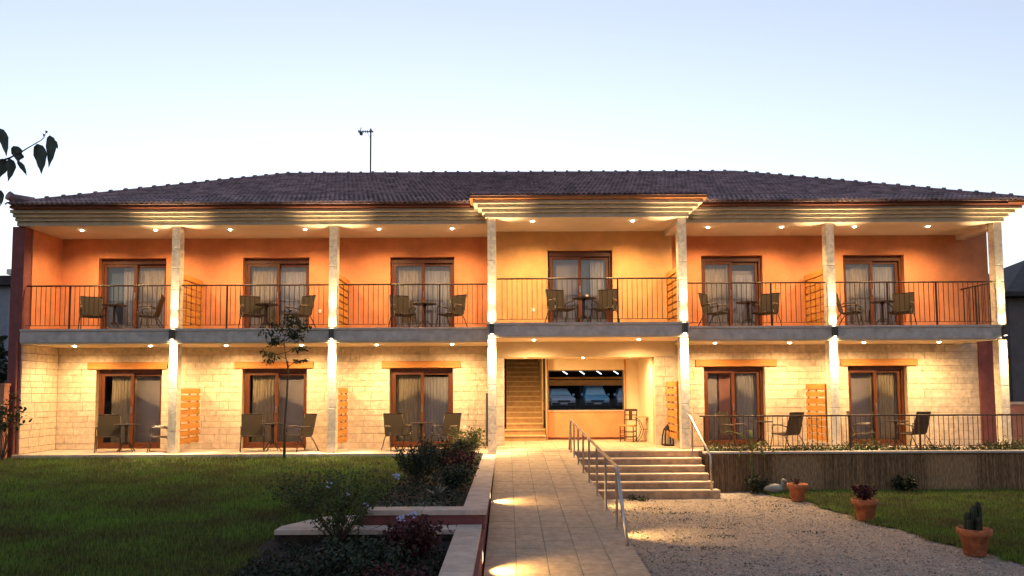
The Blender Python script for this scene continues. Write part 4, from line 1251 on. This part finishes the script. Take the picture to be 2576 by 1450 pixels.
# young tree in front of the second bay
t = thing('young_tree', 'slender young tree with sparse crown on lawn before second bay', 'tree', (-5.46, -0.75, -0.02))
tk = MB(); tk.tube([(0, 0, 0), (0.0, 0.0, 0.8), (0.04, 0, 1.5), (0.06, 0, 2.05), (0.05, 0.0, 2.4)], [0.035, 0.028, 0.024, 0.02, 0.016], 8)
tk.tube([(0.055, 0, 2.2), (0.0, 0, 2.5), (-0.05, 0.02, 2.8), (-0.02, 0, 3.2)], [0.014, 0.012, 0.009, 0.005], 6)
tk.build('trunk', M['bark'], t, smooth=True)
brs = []
for (x, z, x2, z2) in ((0.06, 2.25, 0.55, 2.42), (0.0, 2.45, -0.62, 2.62), (-0.02, 2.6, -0.45, 2.35), (0.0, 2.6, 0.5, 2.7), (-0.03, 2.8, -0.5, 3.1), (-0.02, 2.9, 0.6, 3.25),
                       (-0.02, 3.0, 0.3, 3.45), (-0.02, 3.0, -0.35, 3.35), (0.0, 3.1, 0.1, 3.6), (0.0, 2.9, 0.45, 3.0), (0.0, 2.75, -0.35, 2.85), (0, 3.0, 0.55, 3.35)):
    yj = rnd.uniform(-0.35, 0.35)
    a = Vector((x, 0, z)); b = Vector((x2, yj, z2)); brs.append([a, a.lerp(b, 0.5) + Vector((0, 0, 0.06)), b])
tb_ = MB()
for b in brs: tb_.tube(b, [0.009, 0.006, 0.003], 5, False)
tb_.build('branches', M['bark'], t)
up = [b for b in brs if b[2].z > 2.95]; lo = [b for b in brs if b[2].z <= 2.95]
leaf_cloud('crown', along(up, 440, 0.055, 0.25) + along(lo, 210, 0.03, 0.45), 0.12, M['leaf_d'], t, 3.0, 0.55)

# plumbago shrub with pale blue flowers
t, br = shrub('plumbago_shrub', 'wide loose green shrub with pale blue flowers behind low kerb', (-2.12, -9.72, -0.30), 40, 0.74, 0.98, 2700, 0.045, M['leaf_m'], 0.006, 0.05, tmin=0.22)
fl = MB()
heads = [(1000, 1195), (1012, 1298), (1042, 1288), (880, 1240), (925, 1262), (828, 1215)]
for i, (px, py) in enumerate(heads):
    Y = -9.95 + 0.25*rnd.random(); d_ = 19.2 + Y
    c = Vector(((px-1275)*d_/1882 + 2.12, Y + 9.72, 1.6 - (py-985)*d_/1882 + 0.30))
    fl = MB(); nf = 16 if i < 3 else 5
    for k in range(nf):
        q = c + Vector((rnd.gauss(0, .022), rnd.gauss(0, .02), rnd.gauss(0, .018)))
        a = rnd.random()*6.28; u = Vector((math.cos(a), rnd.uniform(-.5, .5), math.sin(a)*0.8)).normalized(); v_ = u.orthogonal().normalized()
        s_ = 0.017
        fl.add([q, q+u*s_, q+v_*s_, q-u*s_, q-v_*s_], [(0,1,2),(0,2,3),(0,3,4),(0,4,1)])
    fl.build('flower_head', M['petal'], t)
    sm = MB(); sm.tube([(c.x*0.5, c.y*0.5, c.z*0.55), (c.x*0.85, c.y*.9, c.z*0.9), tuple(c)], 0.003, 4); sm.build('flower_stem', M['bark'], t)
shrub('trailing_shrub', 'low loose green shrub spreading on lawn left of blue flowers', (-3.05, -7.9, -0.22), 26, 0.55, 0.62, 1300, 0.045, M['leaf'], 0.005, 0.06, tmin=0.2)
# red leaved plant in the lower bed
t, br = shrub('red_shrub', 'dark red leaved shrub in lower bed beside the pale coping', (-1.08, -10.3, -0.42), 30, 0.36, 0.52, 1900, 0.065, M['leaf_r'], 0.006, 0.05)
shrub('bed_shrub', 'very dark low shrub at front of the lower flower bed', (-1.60, -10.9, -0.42), 26, 0.62, 0.36, 2200, 0.06, M['leaf_d'], 0.005, 0.05)
shrub('bed_plant', 'low red flowered plant at bottom edge of lower bed', (-1.12, -11.7, -0.44), 22, 0.36, 0.28, 1100, 0.05, M['leaf_r'], 0.005, 0.04, 'plant')
# planting in the upper bed
shrub('green_bush', 'tall green bush beside left porch column', (-0.95, -1.7, -0.05), 26, 0.46, 0.84, 1700, 0.06, M['leaf_l'], 0.007, 0.05)
shrub('dark_bush', 'dark leafy bush on upper bed below the green bush', (-1.40, -3.4, -0.05), 32, 0.60, 0.62, 2600, 0.065, M['leaf_d'], 0.007, 0.05)
shrub('purple_bush', 'dark purplish bush against pale coping of ramp wall', (-0.95, -4.3, -0.05), 18, 0.36, 0.48, 1000, 0.06, M['leaf_r'], 0.006, 0.04)
shrub('grassy_bush', 'dark upright bush left of spiky grey agave', (-1.60, -6.0, -0.05), 32, 0.42, 0.72, 2400, 0.07, M['leaf_d'], 0.006, 0.04, aspect=4, droop=-0.6)
shrub('trailing_bush', 'dark bush leaning over the pale coping stones', (-0.92, -6.6, -0.05), 22, 0.40, 0.42, 1300, 0.06, M['leaf_d'], 0.005, 0.05)
t = thing('agave', 'spiky grey agave near front corner of upper bed', 'plant', (-1.08, -7.6, -0.04))
for k in range(16):
    a = k*2.4; L = rnd.uniform(0.22, 0.38); el = rnd.uniform(0.3, 1.2)
    d = Vector((math.cos(a)*math.cos(el), math.sin(a)*math.cos(el), math.sin(el))); s_ = Vector((-math.sin(a), math.cos(a), 0))
    m_ = MB(); m_.add([s_*0.02, -s_*0.02, d*L*0.5 + s_*0.022 + Vector((0,0,.01)), d*L*0.5 - s_*0.022 + Vector((0,0,.01)), d*L], [(0,1,3,2),(2,3,4)])
    m_.build('leaf', M['agave'], t)
for k, (x, y) in enumerate(((-1.5, -8.7), (-1.2, -8.6), (-1.0, -8.75))):
    shrub('silver_plant', ('small silvery plant left in the row', 'small silvery plant in middle of row', 'small silvery plant right in the row')[k] + ' behind front coping of upper bed',
          (x, y, -0.05), 8, 0.12, 0.12, 110, 0.04, M['agave'], 0.003, 0.02, 'plant', group='silvery plants behind the coping')
shrub('weed_clump', 'dark weed tuft at foot of entrance steps', (2.9, -2.42, zg(-2.4)-0.01), 14, 0.30, 0.10, 260, 0.05, M['leaf_d'], 0.003, 0.03, 'plant')
pts = [(rnd.uniform(-1.93, -0.64), rnd.uniform(-8.9, -0.3), -0.04 + abs(rnd.gauss(0, 0.05))) for k in range(4200)]
tag(leaf_cloud('bed_ground_cover', pts, 0.055, M['leaf_d'], None, 2.2, -0.2), 'low dark ground cover between the bushes of the upper bed', 'ground cover', kind='stuff')
pts = [(rnd.uniform(-2.95, -0.72), rnd.uniform(-13.0, -9.66), -0.40 + abs(rnd.gauss(0, 0.06))) for k in range(6500)]
tag(leaf_cloud('lower_bed_ground_cover', pts, 0.06, M['leaf_d'], None, 2.2, -0.2), 'nearly black low foliage covering the lower flower bed', 'ground cover', kind='stuff')
pts = []
for k in range(26):
    cx, cy = rnd.uniform(1.9, 6.0), rnd.uniform(-9.8, -2.8)
    if cx > edge_x(cy) - 0.3: continue
    for j in range(rnd.randrange(20, 70)):
        x, y = cx + rnd.gauss(0, .20), cy + rnd.gauss(0, .07)
        pts.append((x, y, zg(y) + 0.012*math.sin(3.1*x+1.7*y)*math.sin(2.3*y-x) + 0.012 + rnd.random()*0.012))
tag(leaf_cloud('leaf_litter', pts, 0.035, M['leaf_d'], None, 2.2, 0.0), 'dark leaf litter and weeds in patches on the gravel', 'leaf litter', kind='stuff')
# bush by the left neighbour wall
shrub('corner_shrub', 'thin dark leaved shrub before pink wall at left edge', (-12.35, -0.75, -0.02), 16, 0.42, 1.62, 330, 0.11, M['leaf_d'], 0.010, 0.07, tmin=0.62)
# ================================================================== ROOF ANTENNA
t = thing('roof_antenna', 'thin television antenna mast rising above the roof ridge', 'antenna', (-4.46, 5.0, 8.60))
m_ = MB(); m_.tube([(0, 0, 0), (0, 0, 1.68)], 0.026, 8); m_.build('mast', M['dark'], t)
m_ = MB(); m_.tube([(-0.42, 0, 1.58), (0.09, 0, 1.58)], 0.016, 6); m_.build('boom', M['dark'], t)
for k in range(7):
    x = -0.40 + 0.075*k; l_ = 0.11 if k else 0.14
    m_ = MB(); m_.tube([(x, -l_, 1.585), (x, l_, 1.585)], 0.009, 5); m_.tube([(x, 0, 1.585 - .05), (x, 0, 1.585+.05)], 0.007, 5); m_.build('element', M['dark'], t)
m_ = MB(); m_.box(-0.36, -0.05, 1.47, -0.27, 0.05, 1.57); m_.build('junction_box', M['dark'], t)
m_ = MB(); m_.tube([(-0.38, 0, 1.60), (-0.30, 0, 1.72)], 0.012, 5); m_.tube([(-0.38, 0, 1.56), (-0.28, 0, 1.46)], 0.012, 5); m_.build('reflector', M['dark'], t)
m_ = MB(); m_.tube([(-0.12, 0, 1.56), (-0.04, 0, 1.40), (0.0, 0, 1.34)], 0.006, 5); m_.build('cable', M['dark'], t)

# ================================================================== NEIGHBOURS
t = tag(MB().box(-20, -0.42, -0.6, -12.60, -0.22, 1.80).build('boundary_wall', M['pinkwall']), 'salmon pink garden wall at far left edge of lawn', 'wall')
c_ = MB(); c_.box(-20, -0.44, 1.801, -12.58, -0.20, 1.86); c_.build('wall_coping', M['pinkwall'], t)
t = tag(MB().box(13.60, 1.62, -1.2, 24, 1.85, 1.17).build('boundary_wall', M['pinkwall']), 'reddish garden wall behind the right corner column', 'wall')
c_ = MB(); c_.box(13.58, 1.60, 1.172, 24, 1.87, 1.24); c_.build('wall_coping', M['coping'], t)
# house right
t = thing('neighbour_house', 'dark grey neighbouring house at the right edge of frame', 'house', (17.0, 6, -1.2))
m_ = MB(); m_.box(0, 0, 0, 9, 8, 6.0); m_.build('wall', M['house_g'], t)
m_ = MB(); m_.add([(-0.35,-.4,6.05),(9.4,-.4,6.05),(9.4,8.4,6.05),(-.35,8.4,6.05),(3.5,4,7.9),(5.5,4,7.9)], [(0,1,5,4),(1,2,5),(2,3,4,5),(3,0,4),(0,3,2,1)])
m_.box(-.35, -.4, 5.9, 9.4, 8.4, 6.045)
m_.build('roof', M['roof_d'], t)
m_ = MB(); m_.box(2.5, -0.03, 3.6, 3.8, 0.0, 4.9); wd_ = m_.build('window', M['dark'], t)
# house and trees left
t = thing('neighbour_house', 'pale blue grey house glimpsed at far left edge', 'house', (-33, 16, -1.5))
m_ = MB(); m_.box(0, 0, 0, 9.4, 8, 8.2); m_.build('wall', M['house_b'], t)
m_ = MB(); m_.box(-.3, -.4, 8.2, 9.8, 8.4, 8.45); m_.box(0, 0.3, 8.45, 9.5, 7, 8.75); m_.build('roof', M['roof_d'], t)
m_ = MB(); m_.box(9.3, -0.04, 8.75, 9.55, 0.3, 9.0); m_.build('chimney', M['white'], t)
for i, (x, y, h_) in enumerate(((-21.6, 10.5, 6.3), (-24.5, 12.0, 6.6))):
    t = thing('broadleaf_tree', ('dark tree glimpsed between hotel wing and left edge', 'dark tree behind the left pink garden wall')[i], 'tree', (x, y, -1.5))
    m_ = MB(); m_.tube([(0,0,0),(0.1,0,1.6),(0.05,0.1,3.5)], [.18,.13,.06], 8); m_.build('trunk', M['bark'], t)
    c = npr.normal(0, 1, (2600, 3)); c /= np.linalg.norm(c, axis=1)[:, None]; c *= (npr.uniform(0.2, 1, (2600, 1))**0.4)
    c = c*np.array([1.7, 1.7, h_*0.42]) + np.array([0, 0, h_*0.55]) + npr.normal(0, .12, (2600, 3))
    leaf_cloud('crown', c, 0.30, M['leaf_d'], t, 1.7, 0.1)

# ================================================================== CAR PARK BEHIND (added, standing in for the reflection in the lobby window)
PZ = 0.36
tag(MB().box(-14, 20, -1.8, 26, 48, PZ).build('car_park', M['asphalt']), kind='structure')
t = thing('carport', 'timber carport sheltering parked cars standing in for lobby window reflection', 'carport', (0, 33.0, PZ))
m_ = MB(); m_.box(-8, 6.6, 0, 20, 6.8, 3.6); m_.build('back_wall', M['darkwall'], t)  # with the roof, added dark to hide the bright sky behind
m_ = MB(); m_.box(-8, -0.3, 3.0, 20, 6.8, 3.12); m_.build('roof', M['darkwall'], t)
m_ = MB(); m_.box(-8, -0.15, 1.62, 20, 0.0, 2.0); m_.build('front_beam', M['timber'], t)
m_ = MB(); m_.box(-8, 0.4, 2.08, 20, 0.55, 2.22); m_.build('rear_beam', M['timber'], t)
for x in (-4, 5.12, 9.9, 14.5):
    m_ = MB(); m_.box(x-.07, -.14, 0, x+.07, -.01, 1.62); m_.build('carport_post', M['darkwall'], t)
for k in range(5):
    x = 3.45 + 1.17*k
    m_ = MB(); m_.tube([(x-.05, -0.55, 2.92), (x+0.72, -0.55, 2.40)], 0.035, 6); m_.build('tube_lamp', M['tube'], t)  # glowing tubes, moved forward to light the beam and cars

def car(label, x, paint, tall, rz=0.0):
    t = thing('parked_car', label, 'car', (x*0.95, 31.6, PZ), rz, 'cars parked under the carport')
    # stations along y: (y, half width low, z bottom, z belt)
    m_ = MB()
    side = [(0.0, .32), (0.02, .62), (0.12, .74), (1.0, .90), (1.25, .93), (3.7, .98), (3.9, .80), (3.95, .35)]
    n_ = len(side)
    vs = []
    for s in (-1, 1):
        for y, z in side: vs.append((s*(0.83 if 0.1 < y < 3.85 else 0.74), y, z))
        for y, z in side: vs.append((s*0.80, y, 0.28))
    fs = [(i, i+1, 2*n_+i+1, 2*n_+i) for i in range(n_-1)]
    fs += [(i, n_+i, n_+i+1, i+1) for i in range(n_-1)] + [(2*n_+i, 2*n_+i+1, 3*n_+i+1, 3*n_+i) for i in range(n_-1)]
    fs += [(0, 2*n_, 3*n_, n_), (n_-1, 2*n_-1, 4*n_-1, 3*n_-1)]
    m_.add(vs, fs); m_.build('body', M[paint], t, bevel=0.03)
    zt_ = 1.42 + 0.22*tall
    m_ = MB(); m_.add([(-.74,1.05,.91),(.74,1.05,.91),(.78,3.6,.96),(-.78,3.6,.96),(-.55,1.75,zt_),(.55,1.75,zt_),(.58,3.2,zt_),(-.58,3.2,zt_)],
                      [(0,1,5,4),(1,2,6,5),(2,3,7,6),(3,0,4,7),(4,5,6,7)]); m_.build('cabin', M[paint], t, bevel=0.03)
    m_ = MB(); m_.add([(-.66,1.085,.955),(.66,1.085,.955),(.52,1.68,zt_-.06),(-.52,1.68,zt_-.06)], [(0,1,2,3)]); o = m_.build('windscreen', M['carglass'], t); o.location = (0, -0.03, 0.012)
    m_ = MB(); m_.box(-.42, -.02, .50, .42, .03, .62); m_.build('grille', M['rubber'], t)
    m_ = MB(); m_.box(-.80, -.06, .30, .80, .05, .46); m_.build('bumper', M['rubber'], t, bevel=.02)
    m_ = MB(); m_.box(-.25, -.075, .35, .25, -.062, .44); m_.build('number_plate', M['plate'], t)
    for s in (-1, 1):
        m_ = MB(); m_.box(s*.48, -.03, .55, s*.76, .06, .68); m_.build('headlight', M['lampglass'], t, bevel=.02)
        m_ = MB(); m_.box(s*.84, 1.25, .92, s*1.0, 1.33, 1.06); m_.build('wing_mirror', M[paint], t, bevel=.02)
        for y in (.72, 3.2):
            m_ = MB(); m_.tube([(s*.68, y, .30), (s*.86, y, .30)], .30, 16); wh = m_.build('wheel', M['rubber'], t)
            m_ = MB(); m_.tube([(s*.862, y, .30), (s*.868, y, .30)], .18, 12); m_.build('rim', M['steel'], wh)
car('silver car with sloping windscreen, left one in lobby window', 4.05, 'carp', 0, R(6))
car('blue tall car, right of silver car in lobby window', 6.45, 'carb', 1, R(0))
car('dark blue car cut off by right edge of lobby window', 8.75, 'carp', 0, R(-4))

# ================================================================== OVERHANGING BRANCH (tree stands outside the frame on the left)
YB = -15.2
CAMR = (Matrix.Rotation(R(90) + math.atan(121.0/1882.0), 3, 'X') @ Matrix.Rotation(R(-0.27), 3, 'Z'))
def bp(cx, cy, dy=0.0):        # point of the branch at its own distance
    px, py = cx/6.17, (450 + cy/4.1425)/1.4895
    d_ = CAMR @ Vector(((px - 1275)/1882, -(py - 864)/1882, -1)); t_ = (YB + dy + 19.2)/d_.y
    return Vector((d_.x*t_, YB + dy, 1.6 + d_.z*t_))
root = Vector((-4.9, -14.4, -0.42))
t = thing('overhanging_tree', 'tree whose leafy twig hangs into top left of view', 'tree', root)
m_ = MB(); m_.tube([(0,0,0),(0.05,0,1.2),(0.0,-.1,2.6),(0.3,-.2,3.6),(0.5,-.4,4.4)], [.13,.11,.09,.06,.03], 10); m_.build('trunk', M['bark'], t, smooth=True)
loc = lambda p: p - root
m_ = MB(); m_.tube([(0.05,-.1,2.7), (0.9,-.5,2.75), loc(bp(-900, 700)), loc(bp(-350, 660)), loc(bp(0, 640)), loc(bp(150, 590)), loc(bp(320, 505)), loc(bp(500, 395)), loc(bp(640, 315)), loc(bp(700, 255))],
                  [.04,.025,.012,.008,.006,.005,.004,.003,.0025,.002], 6)
brn = m_.build('branch', M['bark'], t, smooth=True)
def leaf(bx, by, tx, ty, wd, dy=0.0, twist=0.0):
    a = bp(bx, by, dy); b = bp(tx, ty, dy + 0.01); d = b - a; L = d.length; u = d/L
    side = u.cross(Vector((0, 1, 0))).normalized(); side = (side*math.cos(twist) + Vector((0, 1, 0))*math.sin(twist)).normalized()
    nrm = side.cross(u); W_ = wd/6.17*4.0/1882*0.5
    prof = [(0, 0.1), (0.06, .65), (0.18, .98), (0.32, 1.0), (0.5, .82), (0.68, .55), (0.82, .28), (0.92, .12), (1.0, 0.0)]
    vs = []; jag = 0
    for i, (s_, w_) in enumerate(prof):
        ww = w_*(1 + (0.07 if i % 2 else -0.05))
        mid = a + u*(L*s_) + nrm*(0.008*math.sin(s_*3)) - root
        vs += [mid + side*W_*ww + nrm*0.012*w_, mid, mid - side*W_*ww*1.04 + nrm*0.012*w_]
    fs = []
    for k in range(len(prof)-1):
        fs += [(3*k, 3*k+1, 3*k+4, 3*k+3), (3*k+1, 3*k+2, 3*k+5, 3*k+4)]
    l_ = MB(); l_.add(vs, fs); l_.build('leaf', M['leaf_t'], brn)
for q in ((-15, 130, 100, 575, 150), (205, 405, 290, 670, 170, .02), (150, 600, 118, 965, 150, -.02), (265, 640, 415, 870, 80, .03), (575, 372, 640, 850, 205, .0), (770, 240, 752, 750, 165, .02),
          (790, 300, 900, 455, 75, .04), (40, 600, -10, 900, 190, .01), (-30, 1080, 5, 1350, 100, .05), (690, 165, 690, 225, 40, 0), (655, 215, 650, 270, 36, 0), (300, 505, 250, 640, 120, .03),
          (-260, 560, -220, 1000, 190, .02), (-420, 600, -500, 1040, 200, -.02), (-600, 640, -560, 1120, 200, .04), (-180, 620, -120, 960, 170, -.04), (-800, 620, -850, 1080, 200, .03)):
    leaf(*q)
c = npr.normal(0, 1, (700, 3))*np.array([0.45, 0.5, 0.5]) + np.array([-0.9, 0.1, 4.0])
leaf_cloud('crown', c, 0.15, M['leaf_t'], t, 1.7, 0.7)
